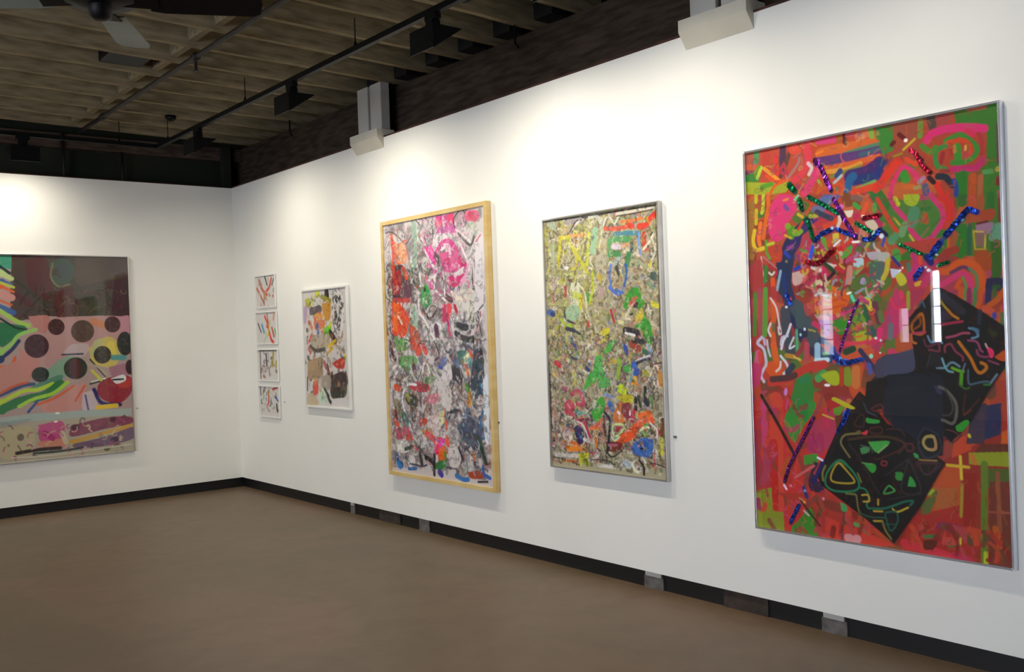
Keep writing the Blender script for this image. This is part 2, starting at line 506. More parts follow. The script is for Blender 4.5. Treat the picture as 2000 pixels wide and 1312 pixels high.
# ------------------------------------------------------------------ ceiling fan
HX, HY, HZ = -2.88, -5.43, 3.0
t = thing('ceiling_fan', 'dark ceiling fan with broad blades at the top left corner', 'ceiling fan', (HX, HY, HZ))
bm = bmesh.new(); add_tube(bm, (0, 0, .16), (0, 0, JB + .3 - HZ), .014); obj('downrod', bm, M['fan_dark'], t, smooth=True)
bm = bmesh.new(); add_lathe(bm, [(.06, .0), (.14, .012), (.165, .05), (.165, .10), (.12, .15), (.04, .18)])
obj('motor', bm, M['fan_dark'], t, smooth=True)
bm = bmesh.new(); add_lathe(bm, [(.02, -.06), (.045, -.05), (.05, 0), (.05, .01)])
obj('hub_cap', bm, M['fan_dark'], t, smooth=True)
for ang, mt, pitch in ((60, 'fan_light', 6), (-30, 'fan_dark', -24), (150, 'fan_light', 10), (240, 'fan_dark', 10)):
    a = math.radians(ang)
    u = Vector((math.cos(a), math.sin(a), 0)); w = Vector((-math.sin(a), math.cos(a), 0))
    pt = math.radians(pitch)
    def P(r, s, h=0):
        return u * r + w * s * math.cos(pt) + Vector((0, 0, s * math.sin(pt) + h + .02))
    bm = bmesh.new()
    out = [(.20, -.055), (.26, -.068), (.62, -.080), (.665, -.066), (.68, 0), (.665, .066), (.62, .080), (.26, .068), (.20, .055)]
    A = [bm.verts.new(P(r, s, .0)) for r, s in out]; B = [bm.verts.new(P(r, s, .008)) for r, s in out]
    bm.faces.new(A); bm.faces.new(B[::-1])
    for i in range(len(out)):
        j = (i + 1) % len(out); bm.faces.new([A[i], B[i], B[j], A[j]])
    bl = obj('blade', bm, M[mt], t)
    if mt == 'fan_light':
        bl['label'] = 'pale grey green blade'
    bm = bmesh.new(); 
    A = [bm.verts.new(P(r, s, -.008)) for r, s in ((.09, -.02), (.24, -.035), (.24, .035), (.09, .02))]
    B = [bm.verts.new(P(r, s, .0)) for r, s in ((.09, -.02), (.24, -.035), (.24, .035), (.09, .02))]
    bm.faces.new(A); bm.faces.new(B[::-1])
    for i in range(4):
        j = (i + 1) % 4; bm.faces.new([A[i], B[i], B[j], A[j]])
    obj('blade_arm', bm, M['fan_dark'], bl)

# ------------------------------------------------------------------ blocks under the hanging wall
def wall_block(name, y0, y1, mat, label, x=-.0, h=GAP, lip=True):
    t = thing(name, label, 'block', (0.012, (y0 + y1) / 2, 0), 'supports under the right wall')
    w = (y1 - y0) / 2
    bm = bmesh.new(); add_box(bm, 0, .009, -w, w, 0, h - .028 if lip else h - .004)
    obj('block', bm, mat, t)
    if lip:
        bm = bmesh.new(); add_box(bm, -.002, .009, -w * .8, w * .85, h - .028, h - .003)
        obj('shim', bm, M['column'], t)
wall_block('wall_support', -2.33, -2.26, M['block'], 'small pale shim block in the dark gap left of the wood framed picture')
wall_block('wall_support', -3.48, -3.34, M['block'], 'grey block in the dark gap directly under the wood framed picture', lip=False)
wall_block('wall_support', -5.90, -5.75, M['block'], 'pale block in the dark gap under the right side of the yellow green picture')
wall_block('wall_support', -7.09, -6.95, M['block'], 'pale block in the dark gap under the left half of the big red picture')
for y0, y1, lab in ((-3.06, -2.74, 'brown rough masonry patch in the gap, below the left side of the wood framed picture'),
                    (-6.63, -6.34, 'brown rough masonry patch in the gap, left below the big red picture')):
    bm = bmesh.new(); add_box(bm, .012, .021, y0, y1, 0, GAP - .003)
    tag(obj('masonry_patch', bm, M['brick']), lab, 'masonry')

for loc, rot, mat, lab in (((-.004, -4.417, .905), 0, 'tag', 'tiny grey label on the wall right of the wood framed picture'),
                      ((-.004, -6.042, .908), 0, 'tag', 'tiny grey label on the wall between the yellow green picture and the big red one'),
                      ((-.004, -1.068, .929), 0, 'paletag', 'tiny pale label on the wall beside the lowest small picture'),
                      ((-1.056, -.004, .909), 1, 'paletag', 'tiny pale label on the back wall right of the picture with dark discs')):
    bm = bmesh.new()
    if rot: add_box(bm, -.011, .011, -.001, .0035, -.006, .006)
    else: add_box(bm, -.001, .0035, -.011, .011, -.006, .006)
    tag(obj('wall_label', bm, M[mat], None, loc), lab, 'label')

# ------------------------------------------------------------------ painting engine
# Each picture is described by marks in its own frame: u, v in thousandths of its width, v down from the top edge.
def catmull(P):
    if len(P) < 3:
        return np.array(P, float)
    P = np.array(P, float)
    Q = np.vstack([2 * P[0] - P[1], P, 2 * P[-1] - P[-2]])
    out = []
    for i in range(1, len(Q) - 2):
        p0, p1, p2, p3 = Q[i - 1:i + 3]
        n = max(2, int(np.hypot(*(p2 - p1)) / 12) + 1)
        for t in np.linspace(0, 1, n, endpoint=False):
            out.append(.5 * ((2 * p1) + (p2 - p0) * t + (2 * p0 - 5 * p1 + 4 * p2 - p3) * t * t + (3 * p1 - p0 - 3 * p2 + p3) * t ** 3))
    out.append(P[-1])
    return np.array(out)

class Canvas:
    def __init__(s, nx, aspect, bg, seed=1):
        s.nx, s.ny = nx, max(2, int(nx * aspect))
        s.k = nx / 1000.0
        s.rgb = np.empty((s.ny, s.nx, 3)); s.rgb[:] = hexc(bg)
        s.rs = np.random.RandomState(seed)
        s.tex = s.noise(3) * .5 + s.noise(7) * .5
    def noise(s, cell):
        a = s.rs.rand(s.ny // cell + 3, s.nx // cell + 3)
        y = np.arange(s.ny) / cell; x = np.arange(s.nx) / cell
        yi = y.astype(int); xi = x.astype(int); fy = (y - yi)[:, None]; fx = (x - xi)[None]
        g = lambda j, i: a[np.ix_(yi + j, xi + i)]
        return g(0, 0) * (1 - fy) * (1 - fx) + g(0, 1) * (1 - fy) * fx + g(1, 0) * fy * (1 - fx) + g(1, 1) * fy * fx
    def blend(s, y0, y1, x0, x1, a, col, al=1.0, rough=.25):
        a = np.clip(a, 0, 1) * al
        if rough:
            a = a * np.clip(1 - rough + 2 * rough * s.tex[y0:y1, x0:x1], 0, 1)
        s.rgb[y0:y1, x0:x1] = s.rgb[y0:y1, x0:x1] * (1 - a[..., None]) + np.array(col) * a[..., None]
    def stroke(s, pts, w, col, al=1.0, smooth=True, soft=1.1, rough=.22):
        P = (catmull(pts) if smooth else np.array(pts, float)) * s.k
        r = max(w * s.k / 2, .45)
        m = r + 2
        x0 = max(int(P[:, 0].min() - m), 0); x1 = min(int(P[:, 0].max() + m) + 2, s.nx)
        y0 = max(int(P[:, 1].min() - m), 0); y1 = min(int(P[:, 1].max() + m) + 2, s.ny)
        if x1 <= x0 or y1 <= y0: return
        D = np.full((y1 - y0, x1 - x0), 1e9)
        for a, b in zip(P[:-1], P[1:]):
            xa = max(int(min(a[0], b[0]) - m), x0); xb = min(int(max(a[0], b[0]) + m) + 2, x1)
            ya = max(int(min(a[1], b[1]) - m), y0); yb = min(int(max(a[1], b[1]) + m) + 2, y1)
            if xb <= xa or yb <= ya: continue
            X = np.arange(xa, xb)[None] - a[0]; Y = np.arange(ya, yb)[:, None] - a[1]
            d = b - a; L = max(d @ d, 1e-9)
            t = np.clip((X * d[0] + Y * d[1]) / L, 0, 1)
            q = np.hypot(X - t * d[0], Y - t * d[1])
            sub = D[ya - y0:yb - y0, xa - x0:xb - x0]
            np.minimum(sub, q, out=sub)
        s.blend(y0, y1, x0, x1, (r - D) / soft + .5, col, al, rough)
    def poly(s, pts, col, al=1.0, smooth=False, rough=.2):
        P = (catmull(pts + [pts[0]]) if smooth else np.array(pts, float)) * s.k
        x0 = max(int(P[:, 0].min()) - 1, 0); x1 = min(int(P[:, 0].max()) + 2, s.nx)
        y0 = max(int(P[:, 1].min()) - 1, 0); y1 = min(int(P[:, 1].max()) + 2, s.ny)
        if x1 <= x0 or y1 <= y0: return
        X = np.arange(x0, x1)[None] + .01; Y = np.arange(y0, y1)[:, None] + .013
        ins = np.zeros((y1 - y0, x1 - x0), bool)
        for a, b in zip(P, np.roll(P, -1, 0)):
            if a[1] == b[1]: continue
            c = (a[1] > Y) != (b[1] > Y)
            ins ^= c & (X < (b[0] - a[0]) * (Y - a[1]) / (b[1] - a[1]) + a[0])
        s.blend(y0, y1, x0, x1, ins.astype(float), col, al, rough)
    def ellipse(s, cx, cy, rx, ry, ang, col, al=1.0, rough=.2):
        cx, cy, rx, ry = cx * s.k, cy * s.k, max(rx * s.k, .6), max(ry * s.k, .6)
        m = max(rx, ry) + 2
        x0 = max(int(cx - m), 0); x1 = min(int(cx + m) + 2, s.nx); y0 = max(int(cy - m), 0); y1 = min(int(cy + m) + 2, s.ny)
        if x1 <= x0 or y1 <= y0: return
        X = np.arange(x0, x1)[None] - cx; Y = np.arange(y0, y1)[:, None] - cy
        c, sn = math.cos(math.radians(ang)), math.sin(math.radians(ang))
        d = np.hypot((X * c + Y * sn) / rx, (-X * sn + Y * c) / ry)
        s.blend(y0, y1, x0, x1, (1 - d) * min(rx, ry) + .5, col, al, rough)
    def scatter(s, seed, n, box, w, ln, curl, pal, al=1.0, ang=None):
        """n loose brush marks inside box, for the dense all-over scribble."""
        R = random.Random(seed)
        cols = [hexc(c) for c in pal]
        for _ in range(n):
            x = R.uniform(box[0], box[2]); y = R.uniform(box[1], box[3])
            a = R.uniform(0, 2 * math.pi) if ang is None else math.radians(ang + R.gauss(0, 22)) + (math.pi if R.random() < .5 else 0)
            L = ln * R.uniform(.5, 1.5); k = 5; turn = R.gauss(0, curl)
            P = [(x, y)]
            for i in range(k):
                a += turn + R.gauss(0, curl * .4)
                x += math.cos(a) * L / k; y += math.sin(a) * L / k
                P.append((min(max(x, box[0] - 10), box[2] + 10), min(max(y, box[1] - 10), box[3] + 10)))
            s.stroke(P, w * R.uniform(.6, 1.4), R.choice(cols), al * R.uniform(.7, 1))
    def soften(s, a):
        g = np.pad(s.rgb, ((1, 1), (1, 1), (0, 0)), 'edge')
        b = (g[:-2, 1:-1] + g[2:, 1:-1] + g[1:-1, :-2] + g[1:-1, 2:]) / 4
        s.rgb = s.rgb * (1 - a) + b * a
    def run(s, text):
        for ln in text.strip().split('\n'):
            t = ln.split()
            if not t: continue
            k = t[0]
            al = 1.0
            if len(k) > 1:
                al = int(k[1:]) / 10.0; k = k[0]
            if k in 'sl':                    # smooth stroke / straight stroke: colour width points
                v = list(map(float, t[3:])); s.stroke(list(zip(v[::2], v[1::2])), float(t[2]), hexc(t[1]), al, k == 's')
            elif k in 'pb':                  # polygon / rounded blob
                v = list(map(float, t[2:])); s.poly(list(zip(v[::2], v[1::2])), hexc(t[1]), al, k == 'b')
            elif k == 'e':                   # ellipse: colour cx cy rx ry angle
                s.ellipse(*map(float, t[2:7]), hexc(t[1]), al)
            elif k == 'o':                   # closed loop outline: colour width points
                v = list(map(float, t[3:])); P = list(zip(v[::2], v[1::2])); s.stroke(P + P[:2], float(t[2]), hexc(t[1]), al)
            elif k == 'x':                   # scatter: seed n x0 y0 x1 y1 width length curl angle palette
                ang = None if t[10] == '-' else float(t[10])
                s.scatter(int(t[1]), int(t[2]), tuple(map(float, t[3:7])), float(t[7]), float(t[8]), float(t[9]), t[11].split(','), al, ang)

def art_mesh(name, cv, w, h, parent, axis, keep=None):
    """grid of one vertex per brush sample, coloured by the canvas; axis 'x' hangs on the right wall, 'y' on the back wall."""
    nx, ny = cv.nx, cv.ny
    u = (np.arange(nx) / (nx - 1)); v = (np.arange(ny) / (ny - 1))
    co = np.zeros((ny, nx, 3), np.float32)
    if axis == 'x':
        co[..., 1] = -(u[None] - .5) * w
    else:
        co[..., 0] = (u[None] - .5) * w
    co[..., 2] = (.5 - v[:, None]) * h
    idx = np.arange(nx * ny).reshape(ny, nx)
    q = np.stack([idx[:-1, :-1], idx[1:, :-1], idx[1:, 1:], idx[:-1, 1:]], -1).reshape(-1, 4)
    if keep is not None:
        q = q[keep[:-1, :-1].ravel()]
        used, inv = np.unique(q, return_inverse=True)
        q = inv.reshape(-1, 4); co = co.reshape(-1, 3)[used]
    else:
        used = np.arange(nx * ny); co = co.reshape(-1, 3)
    me = bpy.data.meshes.new(name)
    me.vertices.add(len(used)); me.vertices.foreach_set('co', co.ravel())
    me.loops.add(q.size); me.loops.foreach_set('vertex_index', q.ravel().astype(np.int32))
    me.polygons.add(len(q))
    me.polygons.foreach_set('loop_start', (np.arange(len(q)) * 4).astype(np.int32))
    me.update(calc_edges=True)
    ca = me.color_attributes.new('paint', 'FLOAT_COLOR', 'POINT')
    rgba = np.ones((ny * nx, 4), np.float32); rgba[:, :3] = np.clip(cv.rgb, .004, .92).reshape(-1, 3); rgba = rgba[used]
    ca.data.foreach_set('color', rgba.ravel())
    me.materials.append(M['paint'])
    o = bpy.data.objects.new(name, me); C.objects.link(o); o.parent = parent
    return o

def sheet_mask(cv, polys):
    m = Canvas.__new__(Canvas); m.nx, m.ny, m.k = cv.nx, cv.ny, cv.k
    m.rgb = np.zeros((cv.ny, cv.nx, 3)); m.tex = None
    for s_ in polys:
        v = list(map(float, s_.split())); m.poly(list(zip(v[::2], v[1::2])), (1, 1, 1), rough=0)
    return m.rgb[..., 0] > .5

def picture(name, label, c0, c1, z0, z1, depth, fw, frame_mat, cv, axis='x', glazed=True, group=None, sheets=None):
    """framed picture; c0..c1 run left to right along its wall (y falls, or x rises), z0..z1 heights, face at depth."""
    w, h = abs(c1 - c0), z1 - z0
    mid = (c0 + c1) / 2
    loc = (0, mid, (z0 + z1) / 2) if axis == 'x' else (mid, 0, (z0 + z1) / 2)
    t = thing(name, label, 'framed picture', loc, group)
    def bx(bm, a0, a1, d0, d1, e0, e1):        # across, out of the wall, up
        if axis == 'x': add_box(bm, -d1, -d0, a0, a1, e0, e1)
        else: add_box(bm, a0, a1, -d1, -d0, e0, e1)
    def rail(bm, pts, d0, d1):                 # mitred rail
        pl = [(-a if axis == 'x' else a, b) for a, b in pts]
        add_prism(bm, pl, 'x' if axis == 'x' else 'y', -d1, -d0)
    W, H = w / 2, h / 2
    bm = bmesh.new()
    for s in ([(-W, H), (W, H), (W - fw, H - fw), (-W + fw, H - fw)], [(-W, -H), (W, -H), (W - fw, -H + fw), (-W + fw, -H + fw)],
              [(-W, H), (-W, -H), (-W + fw, -H + fw), (-W + fw, H - fw)], [(W, H), (W, -H), (W - fw, -H + fw), (W - fw, H - fw)]):
        rail(bm, s, .004, depth)
    obj('frame', bm, frame_mat, t, bevel=.0012)
    bm = bmesh.new(); bx(bm, -W + .006, W - .006, .001, .0035, -H + .006, H - .006)
    obj('backing', bm, M['backing'], t)
    d = depth - .012
    art = art_mesh('artwork', cv, w - 2 * fw, h - 2 * fw, t, axis)
    art.location = (-d, 0, 0) if axis == 'x' else (0, -d, 0)
    if sheets:
        sh = art_mesh('collage_sheet', cv, w - 2 * fw, h - 2 * fw, t, axis, sheet_mask(cv, sheets))
        sh.location = (-d - .002, 0, 0)
        sh['label'] = 'black paper sheet with chalk outlines'
    if glazed:
        bm = bmesh.new(); g = depth - .004; e = .0008
        a = [(-W + fw - e, -H + fw - e), (W - fw + e, -H + fw - e), (W - fw + e, H - fw + e), (-W + fw - e, H - fw + e)]
        vs_ = [bm.verts.new((-g, p, q) if axis == 'x' else (p, -g, q)) for p, q in a]
        if axis == 'x': vs_ = vs_[::-1]
        f = bm.faces.new(vs_)
        me = bpy.data.meshes.new('glazing'); bm.to_mesh(me); bm.free(); me.materials.append(M['glazing'])
        o = bpy.data.objects.new('glazing', me); C.objects.link(o); o.parent = t
    return t

# ------------------------------------------------------------------ the pictures
ART = {}
ART['p1'] = '''
p 48987c -515 17 598 -8 595 59 -517 98
s b8c888 24.5 -450 117 -153 66 143 130 435 72 601 59
s 4c6c98 20.4 -451 155 -154 107 142 174 435 96 600 87
s d86838 16.3 -453 194 -155 149 140 219 434 120 599 102
p c8948c -520 202 593 139 582 455 -526 401
b 2c7c50 141 185 432 167 590 224 587 291 376 318 184 265
s 98c868 25.1 137 307 375 353 586 315
s 2c4068 25.1 136 340 374 388 586 339
b b8b888 -384 245 -197 220 -121 327 -315 347
e 4c2c34 -36 257 37.8 42.6 0
e 3c3830 -218 281 31.1 35.5 0
e 5c4840 -122 358 27.6 32.2 0
e 303c34 67 392 34.3 39.2 0
s b8d048 24.4 -459 406 -85 477 273 439 586 480
s 3c8050 28.4 -460 435 -86 508 272 473 585 504
p b0a894 -529 486 578 561 573 692 -535 684
x 13 160 -495 480 572 728 4.8 24 0.6 - 8c7c6c,a85878,5c4c50,c8a0a0,c8a050
p 4c443c 636 -3 1002 0 1000 207 629 200
b 54443c 631 -2 676 -3 721 171 680 207 624 194
b 5c3434 670 15 733 8 752 121 722 146 678 108
s 4c5c50 24.3 755 33 791 19 814 51 788 89 759 77
s 7c7858 6.1 755 26 748 70 770 102 806 95
b 4c5858 767 32 797 26 813 57 783 77
b 5c5048 828 0 1002 0 999 56 836 95
b 5c4c4c 925 4 1001 3 999 56 949 56
b 44282c 955 63 999 62 1000 201 943 200
s 3c4430 37.6 865 147 894 186
b 5c3434 752 114 812 108 820 197 761 203
s 3c4434 8.2 639 83 683 121 733 171
s 5c3030 17.6 643 133 681 164
x 11 60 644 108 994 207 4.1 35 0.3 130 3c3428,6c5c48,54342c,4c5040,342820
p 48987c 598 -2 631 -2 629 47 596 41
s 1c3c3c 9.3 596 38 623 59
s b8c888 15.1 595 59 628 77
s 4c6c98 11.6 595 84 627 96
s b8c050 9.3 594 90 633 105
s d86838 8.1 594 101 632 120
s c8948c 23.1 593 126 626 139
s d06c3c 6.9 592 148 625 163
s 4c6ca0 17.4 592 169 630 188
s a8c860 13.9 591 181 623 206 656 225 701 239
b b89490 685 207 1000 214 996 332 852 326 778 374 720 371 670 319
b b88078 674 201 737 202 724 258 695 245
b 2c7c50 590 218 623 225 667 238 621 280 587 297
s 183c2c 6.9 590 206 634 237 667 244
s 98c868 11.6 586 315 620 292 644 262 695 245
s 2c4068 11.5 586 339 620 310 643 281
s d86830 9.2 585 364 618 359 630 335
b c08c80 585 364 630 348 664 331 684 394 650 417 582 443
b c48c84 642 305 698 345 696 382 650 392
s 3c5c80 11.5 582 455 649 429 683 425
s c8684c 8.1 582 449 627 427 666 418
b 88a890 713 395 767 348 827 338 777 412 729 434
b 608c78 701 420 771 399 752 435 660 448
s b8d048 12.7 581 479 648 447 694 444 741 428
s 1c4430 11.5 580 497 636 471 693 463 752 435
s 3c8050 28.9 591 498 664 473 716 464 764 430
s a8d050 11.7 636 496 682 474 740 460 788 425
s 3c5c90 8.3 663 516 693 481
s d87048 8.3 692 494 751 473 806 439
b c8948c 704 495 775 469 824 434 848 442 833 505 796 527 714 521
s d06848 6.2 810 490 842 441
b c8b8b8 835 466 871 462 881 528 833 524
s 5c6090 6.2 843 473 851 525
b c0acac 780 323 805 299 859 301 845 339 791 336
s 4c5060 6.1 774 332 840 332
b c8b868 858 314 915 277 952 291 963 344 936 382 875 366
b b8b888 878 289 903 283 889 328 864 333
s d8c860 25.5 933 304 938 343
s 609c98 19.2 938 349 976 351
b a87c88 924 381 994 372 993 411 935 415
b c08c98 968 207 1000 207 998 260 973 259
s c88868 25.2 880 224 917 238
b 982c3c 884 444 910 420 992 418 997 471 957 508 907 497 883 470
b b8443c 935 421 992 424 998 451 959 455
s 2c2c70 12.6 872 456 895 503 957 514
s e0c040 15.1 882 518 944 516
b dcdcd8 929 421 973 410 979 430 947 441
s 181c28 6.4 935 426 970 426
s 2c2c2c 5.0 863 352 910 413
s d8d8c8 5.6 866 430 910 420
s 383c38 5.6 860 436 904 426
s c8c850 8.8 868 391 897 425
s b0a890 6.2 851 365 887 379 911 407
e 4c2c34 696 300 37.6 39.4 0
e 4c3030 759 238 26.1 27.3 0
e 5c4840 842 255 37.3 38.0 0
e 4c2c30 941 234 26.9 28.2 0
e 3c3830 904 338 29.1 30.4 0
e 343830 815 380 37.7 37.1 0
e 5c3034 814 379 17.3 34.6 0
e 303c34 704 395 26.9 25.1 0
e 2c3430 981 302 27.2 41.4 0
e 402830 994 385 14.3 26.0 0
p a8b4ac 579 528 668 523 839 524 995 530 994 553 838 547 690 547 578 546
p 94a49c 578 543 668 538 668 545 578 558
p b0a894 578 561 690 547 838 547 997 553 999 679 574 679
b bab090 578 564 667 566 676 635 641 663 574 655
b c05c88 690 562 766 556 764 613 699 619
b 8c4c60 795 572 905 555 993 560 993 583 904 594 793 610
b c8a050 787 622 903 601 993 583 992 596 903 614 792 635
b 7c6478 798 635 903 620 999 596 997 636 901 652 804 649
b c88c78 688 618 769 614 768 645 698 644
s c8b8a0 15.8 764 594 775 627
s 403838 11.7 624 648 687 643 757 644
s 3c4c50 7.1 675 654 744 655 828 651
s b03c78 18.0 712 589 734 610
e 7c6c60 637 597 10.6 11.7 0
e 5c3440 806 579 14.8 9.9 0
e 5c3c48 930 564 10.2 8.9 0
e 4c3c50 933 633 14.0 10.2 0
e 6c6c50 939 653 10.2 7.7 0
e 707050 907 663 10.1 7.6 0
x 12 60 578 558 988 694 4.0 23 0.6 - c8b898,8c7c6c,a85878,5c4c50,c8a0a0
s c8c0b0 4.6 607 662 744 665 990 655
e f0e8e0 752 527 7.3 3.0 0
e f0e8e0 746 555 6.1 3.0 0
'''
ART['p2'] = '''
x 21 70 68 125 865 1175 23.5 94 1.0 - 4c443c,5c544c,8c8070,c8b8a0,7c6c60,a89888
x 22 30 705 0 885 509 21.9 88 1.0 - 303030,5c5c5c,e0dcd8,3c3c3c
b d0d428 277 71 315 10 397 14 376 76
b b8b820 36 91 140 80 185 162 64 173
s c8c860 46.2 209 68 237 148
b 302c30 513 5 593 9 601 118 504 113
s 9c9430 58.6 442 79 632 135
b 585058 148 192 402 171 412 250 159 272
b c89430 436 157 630 150 617 319 519 347 459 283
b e0a040 227 275 363 248 490 299 289 340
s c84830 36.8 258 307 286 372
b b8a0b8 -5 170 97 190 50 349 -20 347
s d87040 56.0 119 351 182 416
b d88050 221 354 455 329 482 408 280 450
s 5878b8 59.4 318 388 328 483
s e07850 27.2 411 469 480 424
b 80c828 448 423 611 396 603 504 473 517
s c8d030 35.6 578 410 646 366
s 2c2c34 66.5 606 473 725 567
s d83c68 37.5 101 575 175 496
b b8ac98 175 496 571 503 528 642 230 655
s 3c342c 46.7 131 623 263 672 462 657
s c8303c 32.8 96 639 125 703
s e0c030 44.6 562 627 725 567
s d8a820 31.3 524 704 656 643
b b0946c 50 783 390 751 380 876 71 943
b a88c6c 39 911 381 861 372 971 68 991
s b06080 45.1 451 798 479 860
s 6c4c34 58.3 513 844 539 921
b c8302c 612 813 866 751 889 857 765 873 673 843
s e88838 26.0 831 812 929 736
s d8d030 25.8 899 721 928 751
b 484440 569 952 886 902 934 1067 865 1175 583 1184
b 3c3830 623 1075 872 1084 865 1175 615 1183
s 5c5850 30.0 916 902 938 1022 809 1101
b a89c90 341 955 569 952 558 1092 363 1097
b e05030 168 1022 270 1004 276 1146 156 1165
s d8a030 32.5 204 989 234 1036
b c8dcc8 294 1130 380 1080 456 1157 449 1251 317 1255
s 50a058 13.7 353 1223 392 1143
s 181818 45.0 489 1156 548 1232 656 1266
s 2c2824 36.2 428 1095 520 1170
b dcd8d4 582 1199 925 1188 977 1307 605 1322
b c8b898 20 1153 189 1180 283 1272 9 1299
s e0dcdc 42.8 905 238 858 448
s 303434 23.7 -18 767 13 815
s 282828 23.6 34 976 23 1121
s dcd8d0 33.2 -26 428 38 493
x7 25 130 74 45 893 1220 9.4 61 1.3 - 302c28,5c5448,8c7c68,e0d8cc,c8b060,b06c50
x8 26 40 674 -2 915 509 15.4 53 1.2 - 242424,4c4848,dcd8d4
x6 27 70 73 61 551 1185 21.1 80 0.8 - 6c5c4c,a89878,c88c48,3c3834,c8c0b0,9c7858,b85c38
x6 28 40 603 504 911 1174 22.2 75 0.8 - 4c4440,7c7468,b0a498,2c2824,c07040
'''
